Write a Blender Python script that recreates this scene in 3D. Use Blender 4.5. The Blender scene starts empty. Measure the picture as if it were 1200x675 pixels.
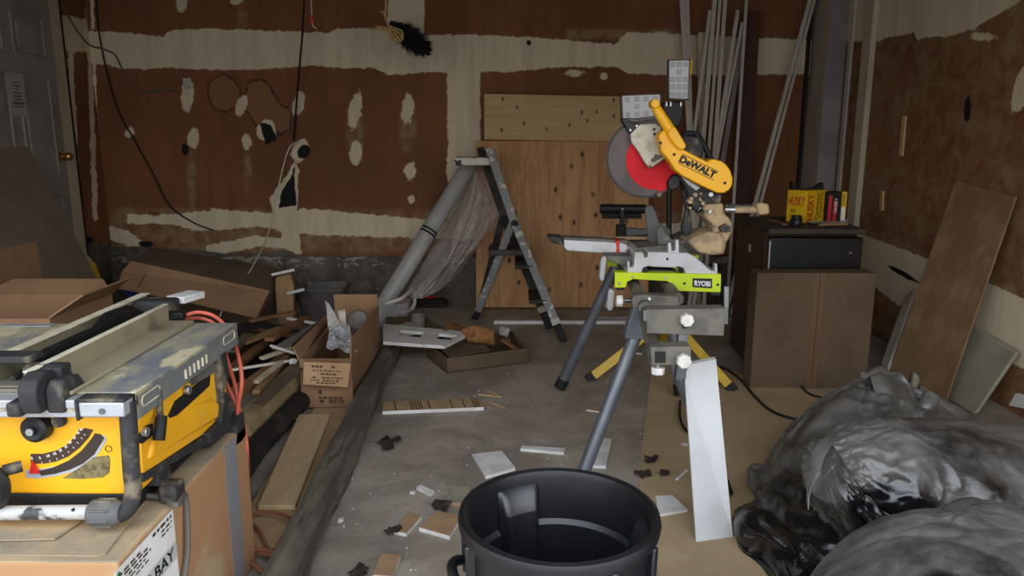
import bpy, bmesh, math, random
import numpy as np
from mathutils import Vector, Matrix, noise

random.seed(7)
S = bpy.context.scene
COL = S.collection

# ------------------------------------------------------------------ camera, sky, light
F, PITCH, CAMZ = 880.0, math.radians(11.5), 1.22
SP, CP = math.sin(PITCH), math.cos(PITCH)
cam_d = bpy.data.cameras.new('camera')
cam_d.sensor_width = 36.0
cam_d.lens = F / 1200.0 * 36.0
cam_d.clip_start = 0.02
cam = bpy.data.objects.new('camera', cam_d)
cam.location = (0, 0, CAMZ)
cam.rotation_euler = (math.pi / 2 - PITCH, 0, 0)
COL.objects.link(cam)
S.camera = cam

world = bpy.data.worlds.new('sky')
S.world = world
world.use_nodes = True
wn = world.node_tree.nodes
wl = world.node_tree.links
wbg = wn['Background']
wgeo = wn.new('ShaderNodeTexCoord')
wsep = wn.new('ShaderNodeSeparateXYZ')
wl.new(wgeo.outputs['Generated'], wsep.inputs[0])
wramp = wn.new('ShaderNodeValToRGB')
wramp.color_ramp.elements[0].position = 0.0
wramp.color_ramp.elements[0].color = (0.62, 0.61, 0.60, 1)
wramp.color_ramp.elements[1].position = 0.9
wramp.color_ramp.elements[1].color = (1.0, 1.14, 1.36, 1)
e_ = wramp.color_ramp.elements.new(0.12); e_.color = (0.92, 0.93, 0.95, 1)      # low sky dimmed to shape the light falloff inside
e_ = wramp.color_ramp.elements.new(0.30); e_.color = (1.38, 1.42, 1.48, 1)
wl.new(wsep.outputs['Z'], wramp.inputs[0])
wl.new(wramp.outputs['Color'], wbg.inputs['Color'])
wbg.inputs['Strength'].default_value = 1.0

# daylight portal in the open garage doorway behind the camera
pd = bpy.data.lights.new('doorway_daylight', 'AREA')
pd.shape = 'RECTANGLE'
pd.size, pd.size_y = 4.7, 2.12
pd.cycles.is_portal = True
po = bpy.data.objects.new('doorway_daylight', pd)
po.location = (-0.40, 0.84, 1.06)
po.rotation_euler = (math.pi / 2, 0, 0)      # shines to +Y, into the garage
COL.objects.link(po)

S.view_settings.view_transform = 'Standard'
S.view_settings.look = 'None'
S.view_settings.gamma = 1.0
S.view_settings.use_curve_mapping = False
S.view_settings.exposure = 1.44
S.cycles.max_bounces = 8
S.cycles.diffuse_bounces = 5
S.cycles.transparent_max_bounces = 12
S.cycles.use_denoising = True
S.cycles.sample_clamp_indirect = 6.0

# ------------------------------------------------------------------ pixel -> place (for measuring)
def ray(px, py):
    u, v = (px - 600.0) / F, (py - 337.5) / F
    return Vector((u, CP - v * SP, -(SP + v * CP)))
def onY(px, py, Y):
    d = ray(px, py); t = Y / d.y
    return Vector((d.x * t, Y, CAMZ + d.z * t))
def onZ(px, py, Z=0.0):
    d = ray(px, py); t = (Z - CAMZ) / d.z
    return Vector((d.x * t, d.y * t, Z))
def onX(px, py, X):
    d = ray(px, py); t = X / d.x
    return Vector((X, d.y * t, CAMZ + d.z * t))
def topx(X, Y, Z):
    dz = CAMZ - Z
    dep = Y * CP + dz * SP
    return 600 + F * X / dep, 337.5 + F * (dz * CP - Y * SP) / dep

# ------------------------------------------------------------------ materials
def lin(c):
    return tuple(((x / 255.0) / 12.92) if x / 255.0 <= 0.04045 else (((x / 255.0) + 0.055) / 1.055) ** 2.4 for x in c)

class NT:
    def __init__(s, m):
        m.use_nodes = True
        s.t = m.node_tree
        s.b = s.t.nodes['Principled BSDF']
    def n(s, kind, **kw):
        x = s.t.nodes.new(kind)
        for k, v in kw.items():
            setattr(x, k, v)
        return x
    def l(s, a, b):
        s.t.links.new(a, b)
    def math(s, op, a, b=None, c=None):
        x = s.n('ShaderNodeMath', operation=op)
        for i, q in enumerate((a, b, c)):
            if q is None: continue
            if isinstance(q, (int, float)): x.inputs[i].default_value = q
            else: s.l(q, x.inputs[i])
        return x.outputs[0]
    def coords(s, scale=(1, 1, 1), space='Object'):
        tc = s.n('ShaderNodeTexCoord')
        mp = s.n('ShaderNodeMapping')
        mp.inputs['Scale'].default_value = scale
        s.l(tc.outputs[space], mp.inputs[0])
        return mp.outputs[0]
    def noise(s, vec, scale, detail=5, rough=0.6, dist=0.0):
        x = s.n('ShaderNodeTexNoise')
        s.l(vec, x.inputs['Vector'])
        x.inputs['Scale'].default_value = scale
        x.inputs['Detail'].default_value = detail
        x.inputs['Roughness'].default_value = rough
        x.inputs['Distortion'].default_value = dist
        return x.outputs['Fac']
    def step(s, val, lo, hi):
        x = s.n('ShaderNodeMapRange', interpolation_type='SMOOTHSTEP')
        s.l(val, x.inputs[0])
        x.inputs[1].default_value = lo; x.inputs[2].default_value = hi
        return x.outputs[0]
    def mix(s, fac, a, b):
        x = s.n('ShaderNodeMix', data_type='RGBA')
        if isinstance(fac, (int, float)): x.inputs[0].default_value = fac
        else: s.l(fac, x.inputs[0])
        for q, i in ((a, 6), (b, 7)):
            if isinstance(q, tuple): x.inputs[i].default_value = (*q[:3], 1)
            else: s.l(q, x.inputs[i])
        return x.outputs[2]
    def bump(s, h, strength, dist=0.01):
        x = s.n('ShaderNodeBump')
        x.inputs['Strength'].default_value = strength
        x.inputs['Distance'].default_value = dist
        s.l(h, x.inputs['Height'])
        s.l(x.outputs[0], s.b.inputs['Normal'])

MATS = {}
def mat(name, c1, c2=None, lo=0.45, hi=0.6, scale=8, stretch=(1, 1, 1), rough=0.6, metal=0.0, bump=0.0, bscale=60, detail=6, spec=0.5, c3=None, s3=3, lo3=.55, hi3=.7, space='Object'):
    """plain surface, optionally worn with patches of a second and a third colour"""
    m = bpy.data.materials.new(name)
    t = NT(m)
    v = t.coords(stretch, space)
    col = lin(c1)
    if c2 is not None:
        f = t.step(t.noise(v, scale, detail), lo, hi)
        col = t.mix(f, lin(c1), lin(c2))
    if c3 is not None:
        f = t.step(t.noise(v, s3, 8, .7), lo3, hi3)
        col = t.mix(f, col, lin(c3))
    if isinstance(col, tuple):
        t.b.inputs['Base Color'].default_value = (*col, 1)
    else:
        t.l(col, t.b.inputs['Base Color'])
    t.b.inputs['Roughness'].default_value = rough
    t.b.inputs['Metallic'].default_value = metal
    t.b.inputs['Specular IOR Level'].default_value = spec
    if bump:
        t.bump(t.noise(v, bscale, 6, .65), bump, 0.004)
    MATS[name] = m
    return m

def mat_wood(name, c1, c2, knots=None, stretch=(1, 1, 1), scale=6, rough=0.65, bump=.15, kscale=5.0, kstretch=(1, 0, .6)):
    m = bpy.data.materials.new(name)
    t = NT(m)
    v = t.coords(stretch)
    g = t.noise(v, scale, 7, .62, 1.2)
    fine = t.noise(v, scale * 6, 4, .6)
    g2 = t.math('ADD', t.math('MULTIPLY', g, .7), t.math('MULTIPLY', fine, .3))
    col = t.mix(t.step(g2, .36, .64), lin(c1), lin(c2))
    if knots is not None:
        sp = t.n('ShaderNodeSeparateXYZ'); t.l(t.coords(), sp.inputs[0])
        cb = t.n('ShaderNodeCombineXYZ'); t.l(sp.outputs['X'], cb.inputs[0]); t.l(t.math('MULTIPLY', sp.outputs['Z'], kstretch[2]), cb.inputs[1])
        vk = cb.outputs[0]
        vo = t.n('ShaderNodeTexVoronoi', voronoi_dimensions='2D')
        vo.inputs['Scale'].default_value = kscale
        t.l(vk, vo.inputs['Vector'])
        ns = t.math('MULTIPLY', t.noise(vk, 30, 3), .05)
        kd = t.math('ADD', vo.outputs['Distance'], ns)
        sc = t.n('ShaderNodeSeparateColor'); t.l(vo.outputs['Color'], sc.inputs[0])
        k = t.math('MULTIPLY', t.math('SUBTRACT', 1.0, t.step(kd, .05, .15)), t.step(sc.outputs[0], .35, .45))
        col = t.mix(k, col, lin(knots))
    t.l(col, t.b.inputs['Base Color'])
    t.b.inputs['Roughness'].default_value = rough
    if bump:
        t.bump(fine, bump, .003)
    MATS[name] = m
    return m

M = MATS
mat('white_paint', (206, 207, 208), (194, 194, 192), scale=5, rough=.5)
mat('trim_white', (196, 190, 178), (170, 160, 144), scale=4, rough=.6, stretch=(1, 1, .2))
mat('cream_trim', (196, 184, 158), (150, 132, 104), lo=.5, hi=.75, scale=6, stretch=(1, 1, .25), rough=.6, bump=.2)
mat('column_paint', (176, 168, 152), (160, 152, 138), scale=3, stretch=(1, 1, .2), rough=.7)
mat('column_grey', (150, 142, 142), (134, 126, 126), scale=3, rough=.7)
mat('door_paint', (150, 146, 138), (140, 136, 128), scale=4, rough=.45)
mat('cardboard', (158, 124, 92), (146, 112, 82), scale=3, rough=.85, bump=.1, bscale=40, c3=(134, 104, 76), s3=1.5)
mat('cardboard_light', (186, 152, 114), (172, 138, 102), scale=3, rough=.85, bump=.1, bscale=40)
mat('cardboard_dark', (104, 86, 66), (94, 76, 58), scale=2.5, rough=.9, bump=.1, bscale=40)
mat('cardboard_dusty', (176, 134, 94), (184, 160, 126), lo=.48, hi=.62, scale=4, rough=.9, bump=.15, bscale=50)
mat('cardboard_sawdust', (178, 156, 122), (154, 140, 116), lo=.42, hi=.62, scale=5, rough=.95, c3=(120, 116, 108), s3=4, bump=.2)
mat('duct_tape', (138, 140, 146), (150, 140, 128), scale=6, rough=.5)
mat('box_tape', (112, 86, 62), rough=.5)
mat('black_plastic', (22, 22, 24), (46, 44, 42), lo=.5, hi=.75, scale=14, rough=.5)
mat('black_can', (16, 17, 20), (26, 27, 30), lo=.45, hi=.75, scale=9, rough=.4, c3=(58, 58, 60), s3=26, lo3=.66, hi3=.8, spec=.8)
mat('black_matte', (16, 15, 15), (28, 26, 24), scale=8, rough=.75)
mat('black_rubber', (20, 20, 20), rough=.7)
mat('dusty_black', (44, 44, 45), (128, 118, 98), lo=.5, hi=.72, scale=16, rough=.7, bump=.2)
mat('yellow_tool', (255, 190, 30), (250, 180, 24), scale=4, rough=.42, c3=(240, 200, 104), s3=5, lo3=.6, hi3=.8)
mat('yellow_saw', (255, 186, 8), (248, 178, 12), scale=4, rough=.38)
mat('yellow_leg', (220, 182, 52), (182, 142, 48), lo=.5, hi=.8, scale=10, rough=.5)
mat('lime_paint', (206, 226, 20), (192, 214, 24), scale=5, rough=.42)
mat('steel_grey', (120, 122, 124), (140, 140, 138), scale=12, rough=.42, metal=.75)
mat('leg_grey', (98, 103, 110), (110, 114, 120), scale=7, rough=.36, metal=.3)
mat('alu', (196, 198, 200), (160, 160, 156), lo=.5, hi=.75, scale=12, rough=.35, metal=.85)
mat('rail_white', (190, 193, 198), (166, 166, 160), lo=.5, hi=.75, scale=14, rough=.35, metal=.35)
mat('table_steel', (122, 127, 132), (172, 164, 138), lo=.36, hi=.56, scale=5, rough=.6, metal=.1, c3=(212, 202, 166), s3=6, lo3=.49, hi3=.57, bump=.08, stretch=(1.6, .7, 1))
mat('table_flange', (120, 124, 126), (146, 142, 126), lo=.46, hi=.66, scale=9, rough=.55, metal=.1)
mat('fence_tan', (158, 149, 122), (122, 116, 100), lo=.48, hi=.66, scale=6, rough=.6, metal=.1)
mat('fence_top', (222, 214, 190), (196, 186, 158), scale=10, rough=.6)
mat('silver_cast', (196, 196, 198), (178, 176, 172), lo=.48, hi=.7, scale=9, rough=.45, metal=.25)
mat('dusty_cast', (186, 160, 122), (150, 130, 104), lo=.46, hi=.62, scale=14, rough=.85, bump=.3, c3=(96, 86, 74), s3=12, lo3=.62, hi3=.72)
mat('dusty_steel', (116, 112, 101), (94, 92, 86), lo=.45, hi=.65, scale=14, rough=.7, metal=.2, bump=.15)
mat('cover_plate', (196, 190, 172), (168, 160, 142), lo=.48, hi=.62, scale=20, rough=.55, metal=.3)
mat('blade_steel', (78, 68, 68), (92, 82, 80), scale=6, rough=.5, metal=.35)
mat('red_blade', (214, 22, 36), (196, 20, 32), scale=5, rough=.55, spec=.25)
mat('red_plastic', (206, 36, 30), rough=.45)
mat('knob_white', (222, 220, 214), (204, 200, 192), scale=20, rough=.45)
mat('lever_grey', (172, 174, 174), rough=.5)
mat('timber_dark', (84, 80, 70), (120, 114, 98), lo=.42, hi=.66, scale=5, stretch=(3, .5, 3), rough=.8, bump=.6, bscale=14, c3=(36, 34, 32), s3=6, lo3=.56, hi3=.68)
mat('tube_plastic', (168, 168, 165), (186, 186, 180), scale=3, rough=.4)
mat('tube_beige', (176, 156, 118), (156, 136, 100), scale=5, rough=.7)
mat('rubber_pipe', (32, 32, 34), (58, 56, 54), lo=.5, hi=.7, scale=9, rough=.6)
mat('scrap_white', (228, 228, 226), (212, 210, 206), scale=9, rough=.5)
mat('scrap_tan', (172, 140, 106), (160, 128, 96), scale=14, rough=.8)
mat('hardboard', (130, 102, 72), (146, 118, 86), lo=.45, hi=.62, scale=7, rough=.8, c3=(172, 150, 116), s3=5, lo3=.58, hi3=.74, bump=.1)
mat('gypsum_board', (132, 118, 100), (122, 108, 92), scale=3, rough=.85)
mat('panel_pale', (156, 152, 132), (142, 138, 120), scale=3, rough=.6)
mat('fridge_black', (14, 14, 16), (22, 21, 20), scale=5, rough=.35)
mat('fridge_top', (70, 60, 48), (44, 38, 32), lo=.45, hi=.65, scale=12, rough=.8)
mat('fridge_side', (44, 34, 28), (54, 42, 34), scale=4, rough=.5)
mat('box_yellow', (236, 190, 24), (222, 176, 30), scale=6, rough=.5)
mat('ink_red', (190, 24, 34), rough=.5)
mat('ink_black', (16, 16, 16), rough=.55)
mat('ink_brown', (62, 44, 32), rough=.7)
mat('ink_white', (238, 238, 238), rough=.5)
mat('ink_green', (20, 120, 60), rough=.5)
mat('label_white', (236, 236, 232), (224, 222, 216), scale=5, rough=.6)
mat('label_grey', (190, 192, 190), rough=.6)
mat('paper', (176, 172, 164), rough=.8)
mat('orange_cord', (222, 110, 86), (200, 96, 76), scale=10, rough=.45)
mat('brown_cord', (150, 96, 74), (134, 84, 64), scale=10, rough=.5)
mat('black_cord', (20, 20, 20), rough=.5)
mat('cord_grey', (96, 92, 84), rough=.6)
mat('cord_white', (216, 210, 196), rough=.55)
mat('rope_tan', (198, 168, 112), (176, 144, 92), scale=60, rough=.85)
mat('fluff_black', (12, 12, 14), rough=.9)
mat('led_white', (214, 214, 216), rough=.35)
mat('led_cell', (176, 176, 180), rough=.3)
mat('ladder_alu', (146, 148, 148), (214, 210, 200), lo=.55, hi=.62, scale=16, rough=.45, metal=.25)
mat('paint_spatter', (214, 208, 194), (24, 22, 20), lo=.53, hi=.56, scale=14, rough=.6)
mat('ladder_dark', (34, 32, 30), (62, 58, 54), scale=12, rough=.6)
mat('foot_tube', (186, 186, 182), (64, 64, 64), lo=.5, hi=.6, scale=16, rough=.55, c3=(190, 180, 150), s3=10, lo3=.6, hi3=.7)
mat('dust_plate', (128, 116, 76), (88, 80, 52), lo=.45, hi=.6, scale=60, rough=.7)
mat('dusty_grey', (92, 92, 90), (130, 124, 108), lo=.5, hi=.7, scale=16, rough=.7, bump=.15)
mat('osb', (150, 104, 56), (116, 78, 42), lo=.45, hi=.6, scale=28, rough=.8, stretch=(1, 1, 1))
mat('cabinet_maroon', (58, 30, 24), (70, 38, 30), scale=6, rough=.4)
mat('grey_metal', (128, 124, 116), (110, 106, 98), scale=5, rough=.6)
mat('leaf_brown', (52, 40, 32), (38, 30, 26), scale=30, rough=.9)
mat('wood_strip', (136, 96, 60), (112, 78, 50), scale=6, rough=.8)
mat('mop_yellow', (216, 176, 40), rough=.7)
mat('blue_tape', (52, 66, 150), rough=.5)
mat('dark_cloth', (30, 27, 25), (44, 38, 34), scale=6, rough=.9)
mat('brown_board', (74, 42, 28), (60, 34, 24), scale=5, stretch=(1, 1, .2), rough=.7)
mat('grit', (150, 112, 84), rough=.8)
mat('wire_nut_red', (200, 60, 48), rough=.5)
mat('floor_paper', (182, 158, 122), (172, 150, 116), scale=2.5, rough=.85, bump=.08, bscale=20, c3=(188, 166, 132), s3=6)
mat('driveway', (150, 148, 144), (138, 136, 130), scale=1, rough=.9)
mat('ceiling_board', (120, 96, 76), (150, 138, 120), scale=1, rough=.9)
mat('brown_box_print', (84, 60, 42), rough=.8)
mat('glass_dark', (40, 40, 46), rough=.1)
mat('brass', (196, 160, 90), rough=.3, metal=.9)
mat_wood('plywood', (206, 158, 106), (172, 122, 76), knots=(62, 36, 22), stretch=(2.6, 1, .26), scale=5, kscale=6.5)
mat_wood('pine_pale', (206, 174, 124), (190, 156, 106), knots=(92, 62, 36), stretch=(.3, 1, 2.2), scale=5, kscale=9)
mat_wood('pine_board', (208, 184, 144), (190, 164, 124), stretch=(3, .5, 1), scale=5)
mat_wood('pine_plank', (160, 128, 88), (140, 110, 74), stretch=(3, .5, 1), scale=5)
mat_wood('tan_hardboard', (186, 158, 120), (170, 142, 106), stretch=(1, 3, 1), scale=5)

def mat_clear(name, col, alpha, rough=.2):
    m = bpy.data.materials.new(name)
    t = NT(m)
    t.b.inputs['Base Color'].default_value = (*lin(col), 1)
    t.b.inputs['Roughness'].default_value = rough
    v = t.coords()
    f = t.noise(v, 7, 6, .7, 1.0)
    a = t.n('ShaderNodeMapRange')
    t.l(f, a.inputs[0])
    a.inputs[1].default_value = .35; a.inputs[2].default_value = .65
    a.inputs[3].default_value = alpha * .6; a.inputs[4].default_value = min(1, alpha * 1.5)
    t.l(a.outputs[0], t.b.inputs['Alpha'])
    t.bump(f, .3, .02)
    MATS[name] = m
mat_clear('clear_sheet', (222, 216, 210), .30, .14)
mat_clear('clear_bin', (190, 190, 188), .24, .15)
mat_clear('frosted_bin', (96, 92, 88), .85, .4)
mat_clear('clear_bag', (190, 192, 194), .55, .15)

def mat_bag():
    m = bpy.data.materials.new('bag_plastic')
    t = NT(m)
    v = t.coords()
    d1 = t.noise(v, 2.6, 5, .55, .5)
    d2 = t.noise(v, 12, 7, .7)
    dust = t.math('ADD', t.math('MULTIPLY', d1, .72), t.math('MULTIPLY', d2, .28))
    f = t.step(dust, .30, .62)
    att = t.n('ShaderNodeAttribute', attribute_name='wipe')
    f = t.math('MULTIPLY', f, t.math('SUBTRACT', 1.0, att.outputs['Fac']))
    col = t.mix(t.math('MULTIPLY', f, .9), lin((18, 18, 20)), lin((116, 114, 109)))
    t.l(col, t.b.inputs['Base Color'])
    rg = t.n('ShaderNodeMapRange')
    t.l(f, rg.inputs[0])
    rg.inputs[3].default_value = .17; rg.inputs[4].default_value = .52
    t.l(rg.outputs[0], t.b.inputs['Roughness'])
    w2 = t.noise(t.coords((2.5, 5, 3)), 11, 6, .65, 1.8)
    w = t.n('ShaderNodeTexNoise'); t.l(t.coords((1.2, .8, 1.4)), w.inputs['Vector'])
    w.noise_type = 'RIDGED_MULTIFRACTAL'
    w.inputs['Scale'].default_value = 9; w.inputs['Detail'].default_value = 4; w.inputs['Roughness'].default_value = .5
    t.bump(t.math('ADD', w.outputs['Fac'], t.math('MULTIPLY', w2, .7)), .15, .02)
    t.b.inputs['Specular IOR Level'].default_value = .85
    MATS['bag_plastic'] = m
mat_bag()

def mat_floor():
    m = bpy.data.materials.new('concrete_floor')
    t = NT(m)
    v = t.coords()
    a = t.noise(v, 2.2, 9, .68, .4)
    b = t.noise(v, 40, 8, .75)
    c = t.noise(v, .9, 5, .6)
    col = t.mix(t.step(a, .38, .64), lin((140, 131, 118)), lin((178, 168, 153)))
    col = t.mix(t.math('MULTIPLY', t.step(b, .5, .7), .5), col, lin((104, 100, 94)))
    col = t.mix(t.math('MULTIPLY', t.step(c, .5, .66), .5), col, lin((156, 138, 110)))
    vo = t.n('ShaderNodeTexNoise'); t.l(v, vo.inputs['Vector'])
    vo.inputs['Scale'].default_value = 90; vo.inputs['Detail'].default_value = 2
    col = t.mix(t.step(vo.outputs['Fac'], .76, .78), col, lin((188, 182, 172)))
    t.l(col, t.b.inputs['Base Color'])
    t.b.inputs['Roughness'].default_value = .62
    t.bump(b, .25, .004)
    MATS['concrete_floor'] = m
mat_floor()

def mat_wall():
    """drywall face paper with bands and dabs of joint compound, holes and water rings (the marks are stored on the wall)"""
    m = bpy.data.materials.new('drywall')
    t = NT(m)
    v = t.coords()
    big = t.noise(v, 1.3, 6, .6)
    streak = t.noise(t.coords((3.5, 3.5, .35)), 3.5, 7, .7)
    fine = t.noise(v, 26, 6, .7)
    mid = t.noise(v, 9, 7, .7, .6)
    def A(n):
        return t.n('ShaderNodeAttribute', attribute_name=n).outputs['Fac']
    col = t.mix(t.step(big, .35, .65), lin((116, 74, 43)), lin((136, 88, 51)))
    col = t.mix(t.math('MULTIPLY', t.step(streak, .42, .7), .55), col, lin((108, 62, 38)))
    col = t.mix(t.math('MULTIPLY', t.step(A('smear'), 0.1, 1.0), t.step(mid, .34, .66)), col, lin((154, 130, 96)))
    ring = A('ring')
    inside = t.step(t.math('ADD', ring, t.math('MULTIPLY', t.math('SUBTRACT', mid, .5), 16)), 0, 2)
    edge = t.math('SUBTRACT', 1.0, t.step(t.math('ABSOLUTE', t.math('ADD', ring, t.math('MULTIPLY', t.math('SUBTRACT', mid, .5), 16))), .3, 1.8))
    col = t.mix(t.math('MULTIPLY', inside, .5), col, lin((152, 112, 78)))
    col = t.mix(t.math('MULTIPLY', edge, .8), col, lin((48, 30, 22)))
    mudv = t.math('ADD', A('mud'), t.math('ADD', t.math('MULTIPLY', t.math('SUBTRACT', mid, .5), 9), t.math('MULTIPLY', t.math('SUBTRACT', fine, .5), 7)))
    mud = t.step(mudv, -.6, 1.0)
    mcol = t.mix(t.step(streak, .35, .68), lin((228, 213, 184)), lin((212, 197, 168)))
    mcol = t.mix(t.step(fine, .69, .73), mcol, lin((90, 70, 52)))
    col = t.mix(mud, col, mcol)
    conc = t.step(t.math('ADD', A('conc'), t.math('MULTIPLY', t.math('SUBTRACT', mid, .5), 7)), -.6, .6)
    ccol = t.mix(t.step(mid, .4, .62), lin((84, 79, 72)), lin((112, 106, 96)))
    col = t.mix(conc, col, ccol)
    hole = t.step(t.math('ADD', A('hole'), t.math('MULTIPLY', t.math('SUBTRACT', mid, .5), 6)), -.3, .5)
    col = t.mix(hole, col, lin((10, 9, 9)))
    t.l(col, t.b.inputs['Base Color'])
    t.b.inputs['Roughness'].default_value = .8
    hgt = t.math('ADD', t.math('MULTIPLY', mud, .6), t.math('MULTIPLY', fine, .4))
    t.bump(hgt, .35, .006)
    MATS['drywall'] = m
mat_wall()

def mat_conc():
    m = bpy.data.materials.new('curb_concrete')
    t = NT(m)
    v = t.coords()
    a = t.noise(v, 5, 8, .7)
    b = t.noise(t.coords((1, 1, 2.2)), 9, 8, .75, .6)
    col = t.mix(t.step(a, .38, .64), lin((84, 78, 72)), lin((116, 110, 102)))
    sp = t.n('ShaderNodeSeparateXYZ'); t.l(t.coords(), sp.inputs[0])
    flake = t.math('ADD', b, t.math('MULTIPLY', t.step(sp.outputs['Z'], .20, .32), .14))
    col = t.mix(t.step(flake, .62, .68), col, lin((168, 160, 146)))
    t.l(col, t.b.inputs['Base Color'])
    t.b.inputs['Roughness'].default_value = .85
    t.bump(b, .5, .008)
    MATS['curb_concrete'] = m
mat_conc()

# ------------------------------------------------------------------ shape helpers
def BM():
    return bmesh.new()
def box(bm, c, s, rot=None):
    r = bmesh.ops.create_cube(bm, size=1.0)
    vs = r['verts']
    for v in vs:
        p = Vector((v.co.x * s[0], v.co.y * s[1], v.co.z * s[2]))
        if rot is not None: p = rot @ p
        v.co = p + Vector(c)
    return vs
def frame_of(d, up=(0, 0, 1)):
    d = Vector(d).normalized(); up = Vector(up)
    if abs(d.dot(up)) > .98: up = Vector((0, 1, 0))
    x = d.cross(up).normalized(); z = x.cross(d).normalized()
    return x, d, z
def bar(bm, p0, p1, w, h, up=(0, 0, 1)):
    """a straight bar from p0 to p1; w across, h along the up direction"""
    p0, p1 = Vector(p0), Vector(p1)
    x, d, z = frame_of(p1 - p0, up)
    vs = []
    for p in (p0, p1):
        for a, b in ((-1, -1), (1, -1), (1, 1), (-1, 1)):
            vs.append(bm.verts.new(p + x * (a * w / 2) + z * (b * h / 2)))
    for q in ((3, 2, 1, 0), (4, 5, 6, 7), (0, 1, 5, 4), (1, 2, 6, 5), (2, 3, 7, 6), (3, 0, 4, 7)):
        bm.faces.new([vs[i] for i in q])
def catmull(pts, n=8):
    pts = [Vector(p) for p in pts]
    if len(pts) < 3: return pts
    out = []
    P = [pts[0] * 2 - pts[1]] + pts + [pts[-1] * 2 - pts[-2]]
    for i in range(1, len(P) - 2):
        for k in range(n):
            t = k / n
            a, b, c, d = P[i - 1], P[i], P[i + 1], P[i + 2]
            out.append(.5 * (2 * b + (c - a) * t + (2 * a - 5 * b + 4 * c - d) * t * t + (-a + 3 * b - 3 * c + d) * t ** 3))
    out.append(pts[-1])
    return out
def tube(bm, pts, r, seg=10, smooth=0, caps=True):
    pts = catmull(pts, smooth) if smooth else [Vector(p) for p in pts]
    n = len(pts)
    rs = r if isinstance(r, (list, tuple)) else [r] * n
    if len(rs) != n:
        rs = [rs[0] + (rs[-1] - rs[0]) * i / (n - 1) for i in range(n)]
    prev = None; rings = []
    for i, p in enumerate(pts):
        d = (pts[min(i + 1, n - 1)] - pts[max(i - 1, 0)])
        if d.length < 1e-9: d = Vector((0, 0, 1))
        d.normalize()
        if prev is None:
            x = d.orthogonal().normalized()
        else:
            x = prev - d * prev.dot(d)
            x = x.normalized() if x.length > 1e-6 else d.orthogonal().normalized()
        prev = x
        y = d.cross(x)
        rings.append([bm.verts.new(p + (x * math.cos(2 * math.pi * k / seg) + y * math.sin(2 * math.pi * k / seg)) * rs[i]) for k in range(seg)])
    for a, b in zip(rings, rings[1:]):
        for k in range(seg):
            bm.faces.new((a[k], a[(k + 1) % seg], b[(k + 1) % seg], b[k]))
    if caps:
        bm.faces.new(rings[0][::-1]); bm.faces.new(rings[-1])
def prism(bm, pts, ext):
    """polygon (3D points) pushed along ext into a solid"""
    ext = Vector(ext)
    a = [bm.verts.new(Vector(p)) for p in pts]
    b = [bm.verts.new(Vector(p) + ext) for p in pts]
    n = len(a)
    fs = [bm.faces.new(a), bm.faces.new(b[::-1])]
    for i in range(n):
        fs.append(bm.faces.new((a[i], b[i], b[(i + 1) % n], a[(i + 1) % n])))
    return fs
def slab(bm, quad, th):
    """flat piece: quad is its upper face, th its thickness below"""
    q = [Vector(p) for p in quad]
    nrm = (q[1] - q[0]).cross(q[2] - q[0]).normalized()
    if nrm.z < 0 or (abs(nrm.z) < .02 and nrm.y > 0): nrm = -nrm
    prism(bm, q, -nrm * th)
def lathe(bm, prof, c, seg=48, axis='Z', a0=0.0, a1=2 * math.pi):
    c = Vector(c); full = abs(a1 - a0 - 2 * math.pi) < 1e-6
    rings = []
    for r, z in prof:
        ring = []
        for k in range(seg if full else seg + 1):
            a = a0 + (a1 - a0) * k / seg
            if axis == 'Z': p = Vector((r * math.cos(a), r * math.sin(a), z))
            elif axis == 'Y': p = Vector((r * math.cos(a), z, r * math.sin(a)))
            else: p = Vector((z, r * math.cos(a), r * math.sin(a)))
            ring.append(bm.verts.new(c + p))
        rings.append(ring)
    m = len(rings[0])
    for a, b in zip(rings, rings[1:]):
        for k in range(m if full else m - 1):
            bm.faces.new((a[k], a[(k + 1) % m], b[(k + 1) % m], b[k]))
    return rings
def cyl(bm, p0, p1, r, seg=24):
    tube(bm, [p0, p1], r, seg)
def poly(pxs, Y):
    return [onY(x, y, Y) for x, y in pxs]
def grid(bm, fn, nu, nv):
    vs = [[bm.verts.new(fn(i / nu, j / nv)) for j in range(nv + 1)] for i in range(nu + 1)]
    for i in range(nu):
        for j in range(nv):
            bm.faces.new((vs[i][j], vs[i + 1][j], vs[i + 1][j + 1], vs[i][j + 1]))
    return vs

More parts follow.
